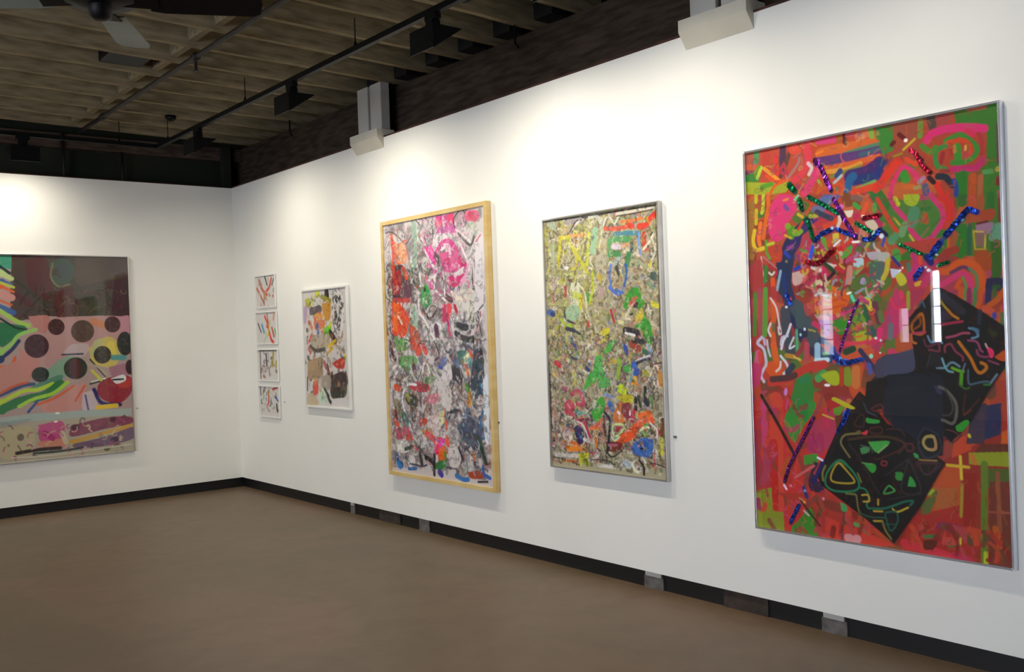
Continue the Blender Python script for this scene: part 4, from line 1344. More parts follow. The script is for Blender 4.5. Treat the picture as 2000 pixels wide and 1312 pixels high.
ART['p5'] = '''
x 501 150 -21 -58 997 483 71.6 169 0.05 88 b04a30,c05a30,9c4038,c8503c,5c7c30,b86034,a0403c,7c4c38
x 502 110 -21 -58 997 483 58.6 169 0.05 2 c8503c,b85c30,4c7c34,c04c60,a84a34,88502c,c87038
x 503 160 -37 308 981 981 59.0 144 0.1 88 b84034,c04c3c,5c8034,a83c50,c05a30,6c4c38,94402c,b8486c
x 504 110 -37 308 981 981 52.4 144 0.1 2 c04838,9c3c30,c0603c,587c38,a84058,7c5038
x 505 120 -36 993 988 1481 65.8 158 0.1 88 a83828,b84430,943424,7c5c30,a04438,b85a30,6c4030
s 2c3860 53.6 278 311 211 360 169 424 146 491
s 4a3478 35.4 304 303 251 342 196 404
s a03c70 35.0 342 296 301 369 274 422
s c84050 38.6 514 199 548 235 601 325 643 381
s 3c7838 49.6 516 157 548 214 591 282
s 5a6a9c 46.6 344 241 395 215
s c0504c 68.9 391 323 463 310 544 340
s 2c3860 55.7 155 419 159 499 188 615 230 707 261 763 310 808
s 2c4c88 29.6 310 808 396 836 480 830
s 4c5c64 60.9 214 627 251 685 287 753
s c83c58 29.2 351 710 374 765 422 787 516 777 598 726
s c86440 28.6 409 809 492 798 551 778
s 4a8040 52.7 340 687 388 711
s 8a9430 61.6 474 670 477 745
s 2c6c48 22.2 498 639 519 703 541 746
s b84468 32.1 607 633 588 695 539 788
s b83c60 52.0 691 555 735 517 756 499
s c04c38 38.5 42 819 11 902 34 1019
b 3c8840 203 887 256 875 279 953 251 1021 171 1025
s c85c30 50.6 467 852 452 927 474 969
p c4543a -21 -8 316 -5 522 -11 577 62 573 165 395 215 -16 161
p c8502e 278 -6 579 -6 576 82 338 81
p a85038 579 -6 1008 -6 1007 154 574 134
p 3f7a2c 855 -8 1008 -6 1000 389 891 377 959 65 853 45
p b04a30 731 23 864 23 959 70 954 221 736 189
p 3f7a2c 848 196 906 205 901 368 767 488 618 477 853 353
p 48782c 945 191 1006 201 1001 494 828 480 865 277
p a85430 887 212 944 220 939 373 881 376
l 4e9a60 25.2 51 0 50 40
l b06048 35.0 17 6 15 41
l c4483a 37.3 99 2 95 88
l e04038 18.4 142 32 143 95 149 112
l 5a3a58 30.3 176 10 171 99
l 6a4a3a 18.0 205 31 176 100 162 114
l e2553f 32.9 219 20 248 27 283 17
l d8456a 23.5 284 6 282 60
p d9477f 318 4 408 0 407 24 355 23 324 18
l b0682a 22.4 422 8 421 40
l d97030 37.5 338 53 415 50 563 51
l 96543a 16.7 449 13 448 34
l 502820 12.5 443 1 442 30
l c85a60 13.9 452 6 479 8
l d87a58 32.8 501 17 542 11
l 8db04a 21.5 548 -1 553 26
l 4a8a3a 21.3 579 5 580 36
s 5c8a6a 31.1 401 88 476 76 579 67
s 6a3f7e 34.8 325 84 401 85 505 86 579 82
s 4a6a7a 16.4 505 86 579 77
s d96a34 20.1 354 115 445 113 578 103
s e0a040 17.2 363 127 445 129 504 117
s 8a8a40 14.2 384 147 474 133 503 127
s 4a2f74 49.9 461 158 531 152 577 128
s 2e3f7c 33.2 472 178 530 173 583 168
s 2e6a9a 33.4 448 201 461 168 473 160
s 3a4f80 22.5 421 133 408 148
s b8c6c0 11.3 395 172 426 150
s 8aa860 11.0 483 206 558 188
s e0502e 24.9 471 217 543 209 581 204
s cf6840 22.4 6 54 38 59
s 6a4a5e 16.0 -2 76 40 82
s 3f8a3a 38.3 8 104 46 103
s a8b030 48.0 3 138 100 154 174 155
s 66a030 18.8 72 144 121 137
s b8d040 15.8 53 104 72 67
s 58a028 12.7 40 82 62 62
s f0a030 14.0 86 72 119 100 152 127
s e05a28 12.4 95 102 135 130 175 133 214 130
s e2672c 12.4 113 173 134 147 175 136
s c04050 13.7 177 69 160 92 182 109 195 119 180 72
s b08080 12.1 195 125 225 96 246 71 250 44
s c06858 10.4 245 99 262 74 247 44 224 51
s e04858 26.5 277 16 291 51 280 88 247 127 221 137
s e0c8c8 14.7 287 83 302 102 289 125
s e0427e 31.9 327 117 300 151 267 193
s 9ab048 11.6 328 155 340 173
s b04860 17.9 236 161 258 175
s ef8a2a 8.7 323 53 351 47
p a0553e 635 0 721 4 719 61 634 41
p 3f8c36 586 4 633 2 632 91 591 100 583 68
l 78903e 20.2 736 9 732 58
l 5a4a44 32.4 772 6 781 37
l a84a44 49.1 813 -1 817 44
l b86048 14.3 901 0 954 3
p 3f7c2a 855 12 986 16 984 63 916 53 856 41
p 3f7c28 961 59 991 64 980 196 977 292 944 288 954 192
l 6a3a50 11.5 995 67 994 189
s d83078 27.6 755 77 771 60 806 52 856 53 904 60 951 73
s d0305a 19.1 894 70 913 85
s b03a3a 14.1 932 86 941 109 939 152
s 3a8c34 17.2 820 91 850 81 872 78 903 103 926 135 911 161 872 172 842 167
s d04a20 14.7 830 97 879 98 905 122 901 145
s 3f9030 26.6 859 117 862 154
s b08838 10.9 851 113 851 132
s e0a850 8.4 888 119 887 131
s b03a30 12.2 837 106 838 140
s a02c38 14.8 811 131 803 159
s 3f8c44 17.2 819 108 792 115 783 141 792 172 817 185
s 5a8a30 20.2 738 94 768 119 784 107
s c02e70 21.9 842 189 876 192 919 196 943 174
s 9a3a38 12.3 802 188 827 192
s 8a5a30 14.2 914 214 942 216
l 5c9a58 16.4 947 214 970 215
l b0a850 16.2 989 211 998 210
l 2f7c24 36.1 875 216 870 278
l c05a20 21.4 909 221 907 283
l b06a40 16.5 935 227 928 286
l 802828 13.8 990 239 989 258
l 3a3a74 26.7 578 126 580 155
s 2a3c80 15.9 606 125 581 142 563 173
s e04028 31.3 647 134 619 155 590 192 561 216
s e0522c 15.5 679 129 715 155
s e03878 15.8 616 245 628 205 657 161 673 156 699 172 719 205
s 3f9a38 31.0 669 183 677 199
s d07030 18.1 671 224 702 228
s a89a60 12.8 707 234 728 232
s b090a0 15.2 724 216 740 203
s d8342a 27.3 790 235 799 256 814 271
s 1e2e3e 22.3 791 206 816 212 840 242
s 2a4a90 17.0 845 228 852 249 851 276
s 5a5a88 25.2 744 234 748 254
p a87838 -10 192 36 192 22 428 -6 426
b e0427e 146 183 212 198 229 250 188 301 166 355 118 362 97 314 103 235
s e0742a 18.7 99 177 100 229 84 284 71 346
s c4c030 15.8 44 170 42 199
s c8cc38 15.7 78 180 74 231 68 245
s c8c030 15.8 42 233 39 285
s e0c02c 17.5 31 313 22 353 35 389 69 386
s ef8030 18.9 60 287 50 344 53 370
s 70a030 12.5 84 359 83 393
s c0c840 12.5 91 374 118 370
s 8a4fa0 18.2 177 232 187 245
s e89040 9.1 172 209 192 206
s 8ab030 27.3 187 312 206 337 242 340
s 5a9a2c 18.1 210 320 193 335 205 356
s d8b030 9.1 173 345 199 358
b c44c30 97 383 151 382 152 444 102 435
s 6aa040 12.5 83 404 99 429
s 3a2f70 29.5 270 349 237 373 183 430
s 2c3c5c 51.5 189 430 158 555
s 8a3090 18.2 184 396 204 392
s 3a4ab0 15.2 170 412 189 430
s 1e3c80 18.4 160 496 164 556
s c8a8a8 7.9 58 420 62 478 78 516
s 3f8a3a 15.7 80 462 71 518
s b87878 7.9 68 420 108 452 128 471
s e0d0c8 8.1 93 485 106 495 120 482
b b04040 0 456 57 431 56 550 7 547
s b83038 12.5 91 457 127 482 112 515
s e0601c 21.8 109 515 111 553
s 9ab4c0 12.3 147 483 128 554
p b84c50 251 352 303 324 379 284 408 298 407 341 294 378 279 449 221 444
s c43c4a 23.4 303 324 360 298 396 297
s e05028 17.3 346 329 402 313
s 6a78b0 31.7 344 234 375 230
s 7a7aa0 23.3 305 259 343 261
s b0c040 14.7 285 284 317 285
s 3a4a60 20.4 317 271 378 303
s d8b838 11.9 235 270 254 283
s cf5020 11.7 300 236 273 272
s cf5020 11.9 253 303 233 328
b e8dcc8 430 279 468 278 462 304 450 311
s e0d4c0 14.1 412 296 414 315 404 335
s d05030 16.7 455 314 469 347 477 374
b d07050 439 270 469 268 468 281 433 280
b c83060 468 294 491 297 490 315 470 316
s 50a84a 16.6 475 261 492 276
s e8603a 16.3 524 264 508 299
s 5aa850 16.1 555 273 554 294
s 8c6a60 21.9 499 245 470 236
s 8c2028 16.3 536 320 576 314
b d8c8b0 513 331 547 324 566 357 552 366 524 348
s d08878 19.2 501 356 493 402
s c04070 16.6 470 395 521 421
s 6aa838 20.2 341 377 349 411
s d05838 17.2 369 380 362 401
b d8c048 382 360 406 359 405 383 384 387
s d08068 19.8 404 405 415 449 417 465
s d84830 16.6 465 384 416 411
s 5aa848 25.0 457 420 424 444
s c05080 16.5 486 444 432 466
b 6c6c60 494 376 551 392 549 433 498 419
s d02828 25.8 367 434 410 421
s d83070 26.1 334 491 351 519
s c82838 17.1 384 473 413 502
b b8d0d8 468 458 502 461 501 492 475 501 461 479
s 90a868 16.5 496 492 472 511
s d09080 25.1 449 494 441 541
b b8b0b8 515 441 573 441 572 466 531 468
b 5c6c64 528 476 572 479 569 544 525 541
s c49ad8 16.5 500 539 496 547
b d0b0a8 200 493 246 490 257 524 211 544 199 526
s c85040 20.9 246 490 271 487
s e0d4c8 17.6 291 477 322 490
s b03048 26.5 277 504 338 535
s d86060 11.9 244 535 264 514
s d8c8a0 17.6 288 543 326 534
s e07820 23.0 353 557 380 568
s b04068 21.0 229 428 241 446
s 2a4ab0 15.0 214 480 246 468
s c03878 14.8 263 375 268 409
s b83870 17.4 319 381 343 421
x 51 120 225 366 568 578 7.8 27 0.5 - d0405a,c8b8a8,d85a38,58a04a,c02c60,e0d4cc,7a2030,d08070,c8b840,9aa0a8
p 50823a 569 316 642 279 799 279 821 345 769 403 637 426 583 385
b d0342e 789 268 833 288 841 347 815 388 790 376 807 333 788 292
s d03878 18.4 616 245 625 279 651 315 677 344 687 375 707 402 730 422 758 412 790 376 804 343 797 313 773 280 764 264
s d04a30 16.1 565 254 592 303 612 342 636 375
s b83068 16.1 557 323 579 348
s c8cc28 15.7 632 260 644 282
b a8b82c 664 251 722 259 713 290 692 295 669 282
s 58906c 41.0 702 316 693 350
s 8a7a40 12.6 737 300 729 354
s c05a30 15.1 743 331 745 356
s 4f8038 15.2 729 369 744 391 768 364 772 329
s 3c7838 15.2 731 310 757 310
s c8b838 6.8 626 328 650 358
s c8b838 7.7 683 395 706 430
s 78a070 25.9 666 358 654 387
s 5c9a70 28.9 627 394 615 409
b b8483c 658 418 794 415 793 440 752 461 684 445
b 2c7c24 857 378 889 377 887 424 866 490 851 484
s 30664a 14.4 891 382 888 473
s a85834 26.9 839 410 828 448
s a03a28 27.1 817 467 842 459
s b86028 24.1 871 322 861 349
b 3a6a28 856 276 890 281 884 314 859 315
l b85420 28.6 907 283 905 321
l a85a30 28.3 930 300 929 324
l 30702a 23.3 965 291 964 335
l 7c3a30 13.8 995 294 992 388
b a84a28 919 339 975 339 970 371 937 372
b a07890 913 382 969 381 968 413 917 413
b 8a6a60 912 410 940 413 939 453 911 451
l b8a030 6.2 905 402 908 462
l c8b048 5.7 910 405 938 408
l c8b048 6.1 944 420 940 465
l b8902c 6.2 908 463 943 465
b 6a9a80 969 385 997 388 995 439 954 436
b a06898 994 407 1003 408 1002 440 993 439
b 3c6820 960 446 988 443 989 561 961 564
b a8501c 905 469 952 473 960 526 936 538 909 508
l c86824 7.4 821 418 818 447
s d0601c 22.5 780 527 815 530 841 507 875 503 908 517 926 552 927 598
s 6a3a60 12.3 825 535 865 519 889 530
s d03c74 19.9 789 575 824 557 859 540 885 559 892 596
s 58885a 9.6 887 525 910 551 911 597
s d0581c 17.1 843 585 854 566
s 6a9048 9.7 864 553 873 577 875 595
b 2a2c50 943 562 1000 566 999 602 941 598
s 2f5a2c 14.0 967 590 981 591
b b8b8b0 559 445 603 448 602 474 563 479
b 5c706a 552 478 582 480 580 537 550 537
s c8b840 18.6 599 474 592 514 578 539
b c8d0e0 606 505 642 513 638 528 613 539
b c8c43c 622 532 649 523 667 555 642 569
s 50a048 28.9 630 451 635 471
s c83878 23.1 694 466 704 497 676 535
s e05030 15.3 718 473 719 493
s 50806a 15.5 675 495 676 515
s d8b030 15.4 701 567 717 563
s c83c70 22.7 754 531 727 569
s 2a3a8c 10.6 616 467 642 498
l 5c8a3c 19.1 24 566 13 728
l a85060 15.8 47 549 45 734
l 5fa03a 22.0 73 551 62 729
l b83c3c 28.0 111 553 112 599
s d8641c 24.9 109 604 110 661 98 695 103 753 107 810 113 844
s 7a7048 15.6 105 690 104 713
s d8d0d0 8.1 96 586 121 625 130 673 135 702 145 719 131 730 128 702
s dcd4d8 8.8 92 686 80 712 90 735
s 4a505c 45.9 161 640 165 714 181 810
s dcdce8 10.3 185 692 167 731 150 753 138 787
s c8c8d8 9.2 170 737 144 742 136 770
s dcdce4 7.3 197 743 175 785 199 776
s c8c8d8 12.7 48 740 26 763 53 784 62 815 64 850 46 876 38 896 51 917
s c4b0d0 11.4 58 746 61 769
s d0c4d0 9.4 72 752 77 790 86 815
b d86024 57 867 89 838 133 850 138 884 90 899
s e06820 28.1 102 770 113 833
s e0d0cc 9.3 133 838 129 861 111 875
s d8d8e4 10.5 134 815 160 844 165 866 145 884
s d0688c 28.7 28 804 19 844
s d84a48 19.1 35 804 37 836
b c83c70 2 839 43 856 26 929 -2 930
s 5ab090 10.9 211 715 211 804
s c09030 18.4 161 813 194 818
s d8c060 9.1 197 818 223 830
s a0404c 20.9 245 755 234 782 210 810
s c05060 23.8 254 771 252 827
s 4c6064 33.0 223 643 225 693
s b05050 26.7 259 627 265 650
s 2c3450 23.9 246 716 249 732
b d88048 293 590 349 593 350 647 327 668 297 645
s e08a7a 23.3 320 614 322 630
s d0d0d0 10.0 299 585 324 578 349 590
b dc6a10 356 572 428 578 441 616 395 657 355 658
s c8500c 6.9 367 583 427 610
s c8500c 5.8 360 615 397 604 438 616
s c8500c 5.7 362 637 420 626
s d0387c 17.3 361 675 407 660 443 646
b 3c9428 363 691 430 677 419 730 389 730
s c0385a 20.1 362 724 391 751 391 773
b 78a02c 454 662 500 674 502 721 451 742
s c87a3a 13.9 470 705 493 711
b b8b428 463 731 504 727 503 758 462 760
s e04860 16.9 418 768 468 771 509 764 543 754
s c87840 14.0 450 784 502 779
s d06038 22.6 413 821 478 811 524 800
s 1e5038 25.4 420 800 450 789
b c088c0 290 656 352 669 352 756 318 756 314 695
s e0a0a8 17.5 315 668 346 672
s d03c70 20.6 289 692 307 701
s 2c4c78 26.3 318 756 345 761
s a8c8e0 26.4 301 777 299 827
s c8e8f0 17.7 293 832 343 829
s 58a040 14.5 328 808 347 805
s 304a98 25.9 366 789 371 810
s c04050 17.2 370 837 382 827
s 3a3a60 19.4 479 795 534 863
s 9ac090 22.2 473 620 508 611 532 592
s d8c848 24.6 514 617 527 641
s c84878 16.6 486 605 514 622
s 3a6a5c 16.4 523 691 538 733
s 704050 24.4 542 629 557 692
s d03c60 16.5 508 769 537 764
x 52 90 275 562 562 759 6.5 27 0.5 - d0606a,c8b8a8,d86838,68a04a,c03c60,d8a0a0,7a4050,3a5a68,c8b840
s c84038 31.4 82 922 164 903 231 871 282 852 327 846
s 5a3c40 25.1 90 907 164 900 197 889
s 3a4858 27.6 165 878 186 855
s 388858 27.1 223 911 249 904
s 50a860 29.4 299 901 325 881
b b0bc24 309 887 344 873 375 870 389 886 385 922 351 922
s c0481c 17.1 399 864 397 921
b 8a9c2c 411 859 435 859 439 920 409 921
s d08040 33.5 459 864 456 920
s 5060a8 19.2 511 848 516 874
b 30302c 533 889 557 884 556 918 509 919
b b03c5c 679 584 737 587 682 650 678 634
b c83c70 589 682 620 581 631 581 671 685 592 760
s e04068 15.7 644 592 646 608
s e03c5c 8.0 603 611 623 647 662 634
s 98a840 13.0 671 594 669 649
s e03878 21.6 560 723 553 754
s d0406c 29.2 601 801 612 811
s 6a8048 21.5 562 661 567 687
s a85078 16.0 598 677 593 734
s 787880 21.3 602 708 598 749
b 4c4a60 576 811 672 801 682 811 680 869 593 883 537 892 539 837
b 44425c 570 894 680 872 684 915 570 918
s 15151f 6.5 570 893 621 880 680 869
b d05c24 943 910 960 812 1002 793 1001 826 973 831 960 817
l c85c24 21.9 858 594 857 620
l 6c8a50 9.7 870 595 869 626
l 90305c 14.4 884 595 883 646
l 50884c 14.3 903 596 902 649
s c85a20 16.6 922 597 919 635 909 659
l 34345c 21.1 948 599 945 641
l 40682c 14.0 967 600 966 623
s c06018 18.4 999 602 975 633 947 651
s c85a3c 21.3 932 660 955 670
s 3c50a0 14.0 964 689 964 680
s c03c80 11.6 993 657 999 662
s 4c7848 18.5 992 681 991 709
p c83c38 -15 992 173 986 324 1092 351 1365 383 1503 206 1495 0 1506 -8 1170
p b0404c -5 1110 87 1105 70 1339 -8 1347
l c84c78 32.1 46 1002 46 1166
l d0503c 63.1 105 988 95 1418
l c02c24 38.1 88 1163 81 1420
p 8c9a30 -5 1359 70 1339 73 1432 122 1432 125 1506 -7 1513
l a0a83c 26.1 6 1370 7 1499
s b04a60 32.2 40 1213 52 1271 29 1320
b 3c9440 179 997 278 988 276 1027 228 1086 186 1151 148 1102 143 1056
b 2f8c40 185 1008 213 985 252 984 236 1068
s c84c8c 8.7 151 1021 160 987
p b84060 235 1097 326 1036 365 1007 372 1144 308 1176 244 1186
b b03468 247 1118 311 1109 308 1176 244 1180
s d8305c 11.8 327 1014 331 1080
b b83034 335 981 378 979 389 1001 364 1024 340 1014
b 6c9c30 358 1013 402 1000 388 1033 364 1035
s c8784a 22.8 426 983 413 1021
b 4c9838 224 1199 283 1189 281 1228 229 1238
s b85c2c 37.3 157 1227 135 1275
b 3c2c4a 269 1218 319 1236 316 1314 264 1341 240 1299
s a03c5c 23.8 302 1337 313 1392
b 40902c 160 1479 194 1451 249 1388 280 1429 270 1503 165 1512
b b04030 90 1360 315 1336 387 1394 431 1496 283 1507 261 1409 184 1384
s 8c4030 35.9 288 1372 375 1384
b d04838 311 1425 548 1479 570 1497 308 1514
s 6c4854 9.2 394 1371 377 1504
b 50a060 376 1362 400 1370 405 1391 381 1394
s 68a060 14.8 434 1436 451 1439
s 50a050 14.7 463 1454 486 1462
s d89898 28.8 402 1490 444 1489
p 9c3828 593 1483 785 1165 1002 1053 1001 1508 582 1490
p c05a20 742 1229 795 1184 835 1191 829 1359 716 1363 707 1324
p b06830 735 1270 822 1261 820 1330 748 1359
p b03024 641 1383 830 1319 870 1334 875 1480 743 1501 627 1468
p 9a2c1c 844 1209 893 1205 878 1382 838 1387
p c8502c 818 1093 868 1080 876 1128 806 1163
p d06828 974 1064 1002 1053 1004 1128 972 1131
p 30385c 920 980 977 969 974 1069 916 1096
p 4c4050 881 982 930 970 916 1106 857 1110
p 6c3828 906 1107 1000 1100 999 1138 876 1148
p 98a028 866 1139 1002 1126 1000 1176 865 1178
l c8782c 14.7 876 1148 885 1172
p 5c6c2c 903 1189 1000 1181 1000 1242 901 1253
p 7c4030 931 1230 1003 1223 999 1508 922 1502
l 6c8428 24.1 916 1174 906 1495
l 9c5c40 14.3 958 1199 959 1390
l c0601c 21.0 945 1383 953 1410 957 1438
l a85848 5.8 923 1330 998 1326
b a8bc2c 713 1298 740 1269 740 1295
b 5c7030 691 1336 751 1278 727 1352 695 1366
l d03848 32.1 626 1478 712 1486 794 1503
l c02c54 20.1 805 1491 864 1497
b 642c18 697 1457 745 1450 733 1482 696 1488
s 3f8048 13.6 703 1444 740 1436
s 3f7038 10.1 785 1464 816 1455
b c85048 766 1437 817 1430 816 1455 765 1463
b 8c2c5c 752 1384 828 1389 817 1410 746 1415
l d8c038 9.9 836 1154 838 1230
l d0b434 10.1 790 1187 864 1188
l a8942c 10.9 839 1249 836 1309 832 1356
l d8c03c 9.0 827 1431 826 1451
l b8c02c 16.5 912 1470 911 1499
s d8c438 9.8 868 1080 870 1085
s c8b040 7.1 314 1037 360 1051
x 55 70 261 1409 988 1481 15.7 48 0.1 90 b03828,c85030,8c2c20,b84a50,6c5030
x 56 50 7 992 308 1514 15.6 45 0.2 90 c03c50,d04a38,b04068,8c4a40,a85040
x6 511 160 -9 -3 619 451 4.5 39 0.8 - e86c5c,c8b060,5c8c40,a83c60,6c3c48,e0a070,40507c
x5 512 120 579 -1 997 483 4.8 38 0.5 - 8c3c28,c86c3c,5c8030,a04830,d0507c,3c5c2c
x5 513 90 7 992 284 1484 4.5 39 0.5 80 d86050,8c2c30,c87090,a85838,e07858
x5 514 90 646 1228 979 1483 4.2 37 0.2 88 c05030,6c2418,a84030,b8743c,7c5c2c
p 060508 671 682 772 575 834 608 920 666 1001 723 1001 787 994 853 950 916 838 1081 785 1104 779 1034 654 999 485 1012 500 910 603 882 683 871 683 789 671 738
b 4c5068 683 789 577 825 570 882 680 866
b 1c2434 581 882 691 876 784 890 779 1039 704 1109 607 1090 588 997
b 232a38 575 928 689 915 740 964 782 913 776 1086 695 1056 614 1066 560 1022
b 1c2234 689 930 741 929 724 959 688 951
b 3c3c5c 752 914 781 938 777 1062 747 1053 765 963
b d83c74 693 965 714 962 716 980 707 1015 694 991
b 38507c 719 965 740 966 723 1005 713 990
b 7c8cc8 757 978 764 995 748 1026 733 1019
s 5c3c78 6.1 750 969 728 1004
s d0c8d8 4.0 757 988 740 1024
b 6c8070 767 988 777 1002 768 1022 761 1018
p 0a080a 509 975 575 1056 651 1088 785 1180 691 1341 587 1486 470 1405 303 1309 279 1273 413 1011 470 944
p 060508 780 1026 783 926 912 923 930 951 879 1031 807 1109 785 1090
p 1e2634 584 962 689 938 782 946 785 1030 782 1095 721 1069 663 1057 609 1029
p 0a080a 688 1101 716 1069 782 1095 775 1156 718 1165
s 44606c 7.2 706 646 720 624 730 647
o b06818 8.8 683 700 719 669 722 736 685 733
s 8c4c18 7.8 681 700 708 681 712 706 691 721
s b83c60 7.8 679 738 716 734 729 734
s c0702c 7.8 677 741 681 766 694 771
s 6c304c 7.1 723 759 730 781 754 779 769 772
s 7c3c50 7.5 775 767 776 799 745 794 740 796
s 7090a8 7.1 737 747 749 769 775 760 787 772
s a89028 7.5 780 617 799 647 811 660
s b87c18 8.9 811 660 825 677 845 690
s a02c4c 9.0 771 713 809 706 859 700
s a84c68 7.9 803 753 833 748 858 739 880 740
s 6c90a8 7.2 880 723 902 730 910 750 889 757
s 50788c 8.1 906 740 911 731 892 723
s 8c3850 7.5 796 802 797 782 817 775 831 799 855 817 857 831
s c07818 10.7 844 768 863 795 884 826 900 862 914 872 933 857 931 845 917 838
s 9c4870 7.2 876 764 905 769 916 795 923 802
s 8c4060 8.1 904 797 908 812 927 819 951 817
s 8c4060 7.1 941 831 973 843
b e03c6c 935 783 956 795 960 812 950 824 942 807
s d0b8b0 5.2 933 776 938 788
b c0581c 960 819 998 796 999 831 978 831
s 70909c 7.5 766 856 794 856 810 841 825 838 844 851
s 70a8b0 7.0 785 824 794 851 804 866 821 870
s 70b028 9.9 819 856 841 865 856 867
s 5c9c1c 12.2 851 868 847 912
s 708090 4.9 864 841 854 865
s 4c6c78 6.3 873 862 874 908 901 905 925 900 939 900
s 708898 7.1 946 904 967 876
s 15181c 15.5 693 791 712 861 737 886
b 26262c 733 851 745 806 776 807 779 851
s 48484c 3.6 728 856 739 826 745 804
b 3c3c10 944 727 972 737 971 751 953 753
s 30303c 24.9 788 605 836 646 860 667
b 3c2c44 776 658 801 664 820 689 780 693
s 303448 14.3 918 669 914 707
s 6c6860 10.0 772 921 797 933 821 961 830 985 826 1025 813 1045 788 1036 778 1034
s 4c4844 6.5 792 928 813 969 817 996 804 1016 781 1017
s 5c3018 4.9 861 943 854 1009 908 958
s 6c3818 6.3 854 1014 878 996
b 3c9c38 825 1052 858 1030 872 1037 847 1070 827 1068
s 6c3c38 5.0 790 1066 812 1069 832 1080
s 5c3848 5.0 786 1091 811 1109 841 1085
s 3c6c28 6.4 842 912 861 926 876 921
s 407c38 7.1 924 910 943 910
o 303848 6.7 718 1065 761 1087 769 1141 717 1170 692 1132 693 1096
o a89858 10.2 720 1095 746 1093 752 1133 723 1137 708 1116
s b07858 6.1 751 1098 754 1132 734 1136
s 4c4430 7.8 691 1175 722 1180 753 1175
s b08c30 3.6 691 1177 756 1175
s 402830 6.7 690 1185 768 1186 715 1228 690 1193
s 6c3034 5.5 514 1007 555 989 559 1015 520 1012
s 444858 5.6 486 986 502 1018 536 1032
o 4c3030 6.8 466 1035 484 1029 482 1072 447 1068
b 40a048 495 1039 518 1043 547 1047 541 1058 495 1058
s 4c3030 7.6 564 1031 586 1051 597 1066
o 503028 6.7 511 1076 552 1071 554 1092 511 1094
b d83c50 470 1099 500 1084 493 1103
b 706838 452 1092 470 1086 470 1102 452 1103
s 807848 7.9 452 1100 404 1109 387 1137 402 1163 422 1189
s 4c3c28 10.3 421 1124 516 1107 595 1107 639 1125 616 1158
s 4c3030 6.5 574 1077 619 1075 640 1094
o 602830 7.4 644 1125 666 1123 671 1144 649 1150
b 50a850 498 1127 584 1121 537 1164 514 1150
s 90b078 5.5 537 1164 572 1135
b 50905c 465 1153 497 1143 505 1161 473 1174
s 58605c 4.5 468 1142 509 1150 514 1166
s 30302c 9.2 421 1140 477 1211 521 1292 537 1312
s 50302c 6.6 519 1186 542 1185 622 1147 639 1125
o 803038 6.6 553 1192 570 1195 564 1209 547 1205
b 3c9c40 478 1206 524 1207 526 1228 511 1240 494 1226
s 70a068 4.5 472 1206 512 1208
s 807c40 8.3 319 1230 305 1259 307 1287
o 208058 8.1 382 1203 429 1237 457 1283 438 1312 353 1321 316 1297 331 1246
o b09c30 7.0 378 1214 411 1244 439 1279 391 1289 342 1283 350 1244
b 0a0606 378 1222 416 1260 427 1280 385 1282 348 1277 356 1249
s 807c40 6.8 453 1246 466 1277
s 208058 6.8 456 1299 480 1302 496 1327 484 1360 495 1372
s 807c40 6.9 402 1326 441 1325
s 787840 6.8 444 1327 451 1380 459 1393
s b8a038 6.8 467 1325 491 1322 496 1343 472 1348
s b89838 7.7 531 1334 530 1352
s b8a038 6.7 512 1378 546 1375
s b8a038 6.7 511 1414 545 1410
s 305848 6.8 459 1393 500 1401 557 1396
s 807838 7.7 545 1411 555 1441 577 1470
s 207058 7.8 501 1369 558 1362 632 1330 664 1324 653 1340
s c0a830 6.5 586 1361 603 1370 645 1349
o 206050 6.6 558 1378 597 1370 605 1398 589 1431 572 1439 562 1404
s 206050 4.4 556 1420 596 1415
o 50a050 5.4 575 1279 597 1295 554 1310
b 3c9040 602 1227 630 1229 623 1256 601 1253
b 3c9c48 645 1274 657 1237 677 1271
s 403838 5.3 653 1176 693 1285 622 1292 653 1176
s 303030 5.5 562 1246 653 1176
s 303030 5.5 565 1330 698 1294
s 502c30 6.3 680 1189 754 1188 716 1226 680 1189
b 3c9c50 670 1154 686 1158 691 1173 675 1169
o d06a20 8.0 353 156 385 195 352 183 320 203
o d85c1c 7.9 419 178 430 207 406 214 382 187
s 4a8a6a 6.8 403 192 406 201
s 3a1040 15.9 390 231 418 278 432 311 454 346 476 390
s 0c4a30 16.7 244 213 255 258
s 0c4a30 17.7 273 291 287 334 301 379
s 0e4c30 16.5 282 209 343 245 409 287
s 0e5a34 13.8 478 330 507 349 540 370
s 1a2a80 17.5 307 380 339 355 383 344
s 1c2470 17.0 401 345 436 362 477 377
s 1c1c60 16.3 534 383 574 363
s 181c60 15.3 505 393 545 394
s 700c20 15.3 508 317 542 316 576 312
s 700c20 17.8 266 456 310 467 348 449
s 8c1024 20.1 354 438 386 419
s 0c5030 14.4 347 470 377 494
s 3a1030 14.4 357 525 382 505
s 142c88 19.0 919 342 891 331 871 350 840 381 809 412
s 1c3c98 22.3 794 428 767 460
s 1a1c70 22.8 741 475 756 496
s 1c2480 15.3 724 514 697 549
s 0e4c28 12.0 642 424 679 440 726 464
s 0e5a2c 12.3 819 498 781 508
s 6c0c1c 7.0 951 376 918 380
s 161650 13.4 561 378 578 369 597 386
s 4050b0 10.7 588 396 579 421
s 6c1010 15.7 636 64 627 70
s 6c1010 15.6 656 39 676 58
s c8b028 8.7 713 65 670 95
s a08c28 7.9 634 112 664 107
s a02018 15.4 696 99 717 118
s 501c30 15.3 716 125 737 143
s 481420 15.2 736 158 766 190
s 3c1020 17.5 760 206 775 223
s 2a0c38 17.4 316 74 345 114 365 160 382 200
s 0c5a3c 24.1 200 151 225 182
s 8040a0 10.0 480 610 454 662 428 720 402 784 395 805
s 1838a0 20.2 359 800 389 821
s 1840b0 20.0 388 832 430 840
s 284c98 14.0 448 837 489 827
s 1e3888 18.3 170 573 189 613
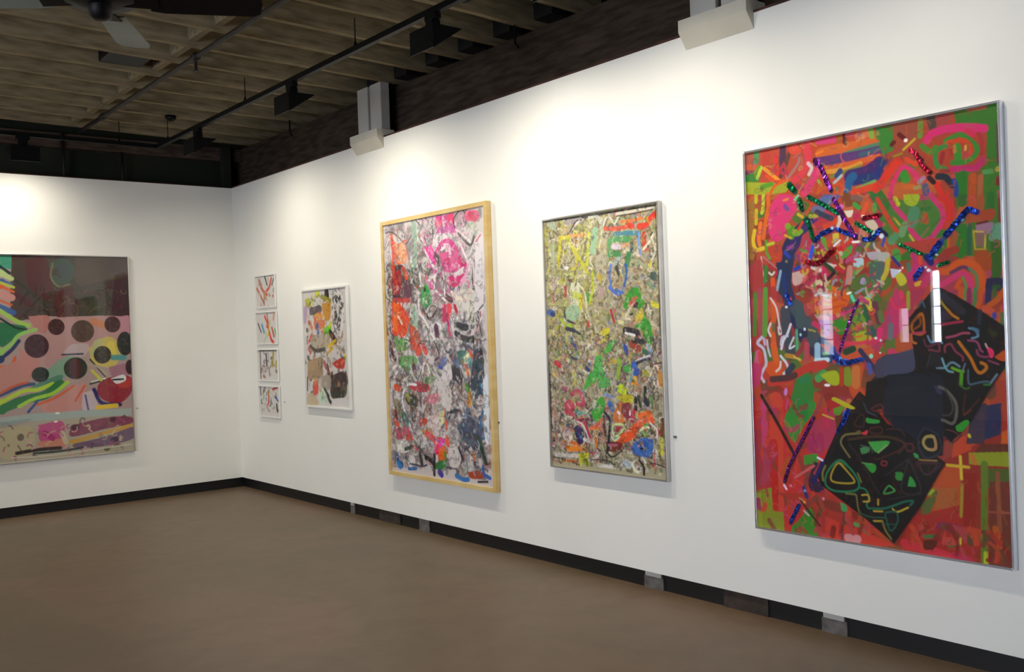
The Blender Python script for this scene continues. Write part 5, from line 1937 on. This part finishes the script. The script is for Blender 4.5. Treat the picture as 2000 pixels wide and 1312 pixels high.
s 2c2420 14.2 36 973 102 1070 147 1142 184 1202
s 3a2830 15.6 275 1050 220 1143 163 1238 133 1310
s 8c5068 7.1 316 965 296 1015 275 1044
s 2058d0 14.8 425 1010 399 1066
s 202c70 11.5 399 1066 374 1100
s 20286c 17.8 307 1215 266 1296
s d07070 9.6 268 1235 181 1288
s 1c2870 16.0 197 1394 154 1468
s 283c80 14.7 219 1324 231 1356
s 4c2c2c 8.6 204 1376 285 1462
s c88858 7.4 198 1366 224 1380
b c0b828 353 980 366 969 450 1004 425 1010
e e0f0f0 350 348 8.6 7.5 0
e d0e8f8 313 375 6.4 7.0 0
e c8e0f8 380 338 6.8 5.7 0
e b8d8f8 332 367 4.6 4.6 0
l a0c0f8 10.0 286 422 279 443
l 2c60e0 14.7 294 400 283 438
e e878c8 419 264 11.3 9.6 0
e d868c0 415 277 9.6 7.3 0
e c858c0 435 317 10.1 8.4 0
l fff8f0 8.3 463 398 487 399
l f0e8f0 8.0 386 405 411 387
e fff0d8 509 310 9.3 4.9 30
e f0a0a0 285 460 8.8 4.1 0
e f09090 348 449 5.2 4.6 0
e ffc0b0 327 545 5.2 5.2 0
l 70e0b0 7.2 221 213 238 198
l 50b890 4.8 239 248 252 233
e c0f0e0 546 373 9.2 3.8 -45
e 70e0b0 214 172 9.0 9.0 0
e 40b080 208 157 6.0 4.8 0
e d070e0 328 81 10.4 5.8 -20
e fff0e0 680 64 7.2 6.7 20
e e0e8ff 879 337 5.3 3.8 0
e b0d0ff 867 360 7.2 5.3 0
e f0f4ff 747 521 7.1 5.6 0
e c0e0f0 737 510 4.6 4.1 0
e a0f0c0 783 507 8.5 3.5 -25
e f0f0f0 642 515 6.8 3.7 -20
e fff0d8 653 506 3.7 3.7 0
l e0e8f8 6.0 772 468 779 471
e e8f0ff 759 459 3.5 3.0 0
e c8d0ff 716 515 5.1 7.7 0
e e8e8f0 577 387 9.1 9.1 0
e f4fff0 441 584 11.2 4.5 -15
l 70e0c0 12.3 451 595 459 612
e 60c0ff 394 832 9.7 14.2 0
e 2878e0 418 837 11.3 11.3 0
e 80a8f0 477 832 8.3 7.2 -30
e 90e8c8 521 816 8.2 8.2 0
e e0fff0 542 751 6.0 4.3 0
e ff5080 188 594 6.1 7.3 0
e 4080ff 184 610 7.9 7.9 0
e e0e8ff 247 712 5.4 6.0 0
e c0e8e0 228 733 4.8 5.4 0
e e8e8f0 168 624 6.1 4.9 0
e d0f0e8 561 759 4.3 3.8 0
e d0f0e8 557 804 3.8 3.2 0
e d0f0e8 543 751 3.8 3.8 0
e ffffff 337 925 12.8 5.2 0
l f0e8ff 7.7 285 1202 306 1211
e 2868e8 411 1031 11.3 17.0 20
e d090d8 152 955 7.4 15.4 10
l f0d8ec 9.3 130 1323 140 1337
e d890b8 160 1322 6.2 4.3 -20
e 90b0e8 224 1335 5.4 4.8 0
e e08cb0 304 1357 5.9 5.9 0
l d8b8c8 6.1 216 1413 238 1429
e f0a850 220 1380 6.0 4.2 0
'''
SHEETS_P5 = ['671 682 772 575 834 608 920 666 1001 723 1001 787 994 853 950 916 838 1081 785 1104 779 1034 654 999 485 1012 500 910 603 882 683 871 683 789 671 738', '509 975 575 1056 651 1088 785 1180 691 1341 587 1486 470 1405 303 1309 279 1273 413 1011 470 944', '780 1026 783 926 912 923 930 951 879 1031 807 1109 785 1090', '584 962 689 938 782 946 785 1030 782 1095 721 1069 663 1057 609 1029', '688 1101 716 1069 782 1095 775 1156 718 1165']
ART['s1'] = '''
s c87868 68.5 51 255 190 390 395 591
s d0705c 77.6 209 168 346 303 557 409
s d06c60 75.2 802 79 679 259 565 315
s b09078 77.7 180 71 281 204
s 5c5c60 57.3 481 27 576 190
s 8c8880 65.2 946 57 827 205
s c8a070 76.8 411 402 513 501
s 9c7c78 48.0 406 465 392 622
s 5cA080 23.4 852 331 964 259
x 61 14 74 0 999 679 34.2 98 0.5 - c8a090,b0a498,c88878,e0dcd8
'''
ART['s2'] = '''
s d85c48 74.7 410 84 539 241 498 301
s d84838 74.1 566 333 685 580 784 642
s e09878 63.7 870 39 825 158
s 6c3c58 42.9 58 228 201 418
s 58a0c8 75.4 251 264 345 421
s c85848 64.2 741 338 829 521
s 58b868 54.6 876 371 993 615
s c8c040 46.1 649 183 553 486
s e8c050 46.7 416 422 479 515
s b0c8b0 37.2 482 485 326 636
s a04838 37.1 522 26 574 242
'''
ART['s3'] = '''
l 54504c 67.7 80 -6 1025 -13
l 6c6460 43.4 98 32 83 632
x 63 20 150 32 995 586 38.5 116 0.5 80 a09478,8c8470,b0a8a0,6c6870,c8b8a0
s 6c6078 76.0 400 96 415 346
s b0a040 74.5 760 66 701 344
s b0a850 64.8 884 250 874 373
s 4c5c50 41.4 969 67 991 220
s d0a0a8 57.7 193 378 253 535
s c07868 38.3 250 566 318 628
s 9c8c98 56.7 517 407 540 562
'''
ART['s4'] = '''
x 64 34 67 -6 954 566 33.6 96 0.6 - 7c7868,a09890,c8b8a8,5c5c58,b8a898
s c84848 46.5 650 57 898 5
s d86c60 65.8 459 217 407 404
s 4868c0 55.3 809 236 873 295
s 90c8b0 47.8 165 288 207 225
s d0808c 47.3 336 407 364 499
s 3c4448 64.5 831 388 852 540
s b88c50 65.8 470 93 426 187
s 303430 38.5 44 10 49 198
s 5098b8 28.0 563 244 585 397
'''

def canvas(key, nx, w, h, bg, seed):
    cv = Canvas(nx, h / w, bg, seed)
    if key in ART:
        cv.run(ART[key])
        cv.soften(.5); cv.soften(.35)
        cv.rgb = cv.rgb ** 1.16          # denser pigment
    return cv

picture('framed_painting', 'very large red and orange painting with a black collage shape in a chrome frame',
        -6.602, -7.913, .470, 2.431, .035, .011, M['chrome'], canvas('p5', 560, 1.289, 1.939, 'b04a34', 5), sheets=SHEETS_P5 if 'p5' in ART else None)
picture('framed_painting', 'tall dense yellow green scribbled painting in a thin aluminium frame',
        -4.991, -6.002, .650, 2.255, .035, .011, M['silver'], canvas('p4', 400, .989, 1.583, 'b0a88c', 4))
picture('framed_painting', 'tall pink, orange and grey painting in a light wooden frame',
        -3.011, -4.416, .417, 2.454, .045, .032, M['gold'], canvas('p3', 400, 1.341, 1.973, 'cfc6c4', 3))
picture('framed_collage', 'smaller upright collage of yellow, orange and black scraps in a white frame',
        -1.556, -2.395, .905, 1.985, .03, .016, M['whiteframe'], canvas('p2', 200, .807, 1.048, 'd2cdc8', 2))
S4 = [('s1', .523, .981, 1.853, 2.178, 'top small picture of the column of four, with pale red and grey strokes'),
      ('s2', .515, .986, 1.49, 1.815, 'second small picture from the top, with bright red, blue and green strokes'),
      ('s3', .522, .986, 1.126, 1.442, 'third small picture from the top, with olive and purple strokes under a dark top edge'),
      ('s4', .522, .990, .765, 1.078, 'lowest small picture of the column of four, with mixed pink, blue and grey strokes')]
for key, a, b, z0, z1, lab in S4:
    picture('small_painting', lab, -a, -b, z0, z1, .02, .008, M['whiteframe'], canvas(key, 110, .45, .31, 'd6d2cc', 7), glazed=False,
            group='column of four small pictures')
picture('framed_painting', 'wide painting with dark discs on pink and green waves on the back wall',
        -3.9, -1.095, .494, 2.403, .03, .010, M['silver'], canvas('p1', 900, 2.785, 1.889, 'b09a94', 9), axis='y')

# crinkled foil streamers pinned over the big red picture, under its glazing; points in thousandths of its width
STREAMERS = [
    ('foil_purple', 17.4, [316, 74, 345, 114, 365, 160, 382, 200]),
    ('foil_purple', 15.9, [390, 231, 418, 278, 432, 311, 454, 346, 476, 390]),
    ('foil_green', 24.1, [200, 151, 225, 182]),
    ('foil_green', 14.9, [244, 213, 255, 258]),
    ('foil_green', 15.3, [273, 291, 287, 334, 301, 379]),
    ('foil_green', 16.5, [282, 209, 343, 245, 409, 287]),
    ('foil_green', 13.8, [478, 330, 507, 349, 540, 370]),
    ('foil_blue', 17.5, [307, 380, 339, 355, 383, 344]),
    ('foil_blue', 15.9, [401, 345, 436, 362, 477, 377]),
    ('foil_blue', 15.3, [505, 393, 545, 392, 574, 363]),
    ('foil_red', 15.3, [508, 317, 542, 316, 576, 312]),
    ('foil_red', 17.8, [266, 456, 310, 467, 348, 449, 386, 419]),
    ('foil_blue', 19.0, [919, 342, 891, 331, 871, 350, 840, 381, 809, 412]),
    ('foil_blue', 20.8, [794, 428, 767, 460, 751, 491]),
    ('foil_blue', 21.4, [724, 514, 697, 549]),
    ('foil_green', 11.0, [642, 424, 679, 440, 726, 464]),
    ('foil_green', 11.3, [819, 498, 781, 508]),
    ('foil_red', 14.3, [696, 99, 717, 118, 736, 158, 766, 190]),
    ('foil_purple', 9.4, [480, 610, 454, 662, 428, 720, 402, 784, 395, 805]),
    ('foil_blue', 19.0, [359, 800, 388, 832, 430, 840, 489, 827]),
    ('foil_blue', 17.1, [170, 573, 189, 613]),
    ('foil_blue', 12.6, [425, 1010, 399, 1066, 374, 1100]),
    ('foil_blue', 13.5, [197, 1394, 154, 1468]),
    ('foil_purple', 12.0, [275, 1050, 220, 1143, 163, 1238, 133, 1310]),
]
for nm, c in (('foil_purple', '7a2c8c'), ('foil_green', '147a4c'), ('foil_blue', '2848b4'), ('foil_red', 'a41c34')):
    M[nm] = material('crinkled_' + nm, c, 0.22, 1.0, color2=c, scale=10)
big = [o for o in C.objects if o.get('label', '').startswith('very large red')][0]
for n, (mat, w, v) in enumerate(STREAMERS):
    R = random.Random(n)
    P = catmull(list(zip(v[::2], v[1::2])))
    U = 1.289 / 1000
    # even steps along the streamer
    d = np.r_[0, np.cumsum(np.hypot(*np.diff(P, axis=0).T))]
    t = np.arange(0, d[-1], w * .38)
    Q = np.c_[np.interp(t, d, P[:, 0]), np.interp(t, d, P[:, 1])]
    if len(Q) < 3: continue
    T = np.gradient(Q, axis=0); T /= np.hypot(*T.T)[:, None]
    N = np.c_[-T[:, 1], T[:, 0]]
    bm = bmesh.new(); prev = None
    for i, q in enumerate(Q):
        row = []
        for s in (-.5, 0, .5):
            k = s * w * R.uniform(.75, 1.15)
            a = q + N[i] * k
            row.append(bm.verts.new((-.0262 - R.uniform(0, .0030), .6445 - a[0] * U, .9695 - a[1] * U)))
        if prev:
            for j in (0, 1):
                bm.faces.new([prev[j], prev[j + 1], row[j + 1]]); bm.faces.new([prev[j], row[j + 1], row[j]])
        prev = row
    s = obj('foil_streamer', bm, M[mat], big)
    s['label'] = mat.split('_')[1] + ' foil streamer'
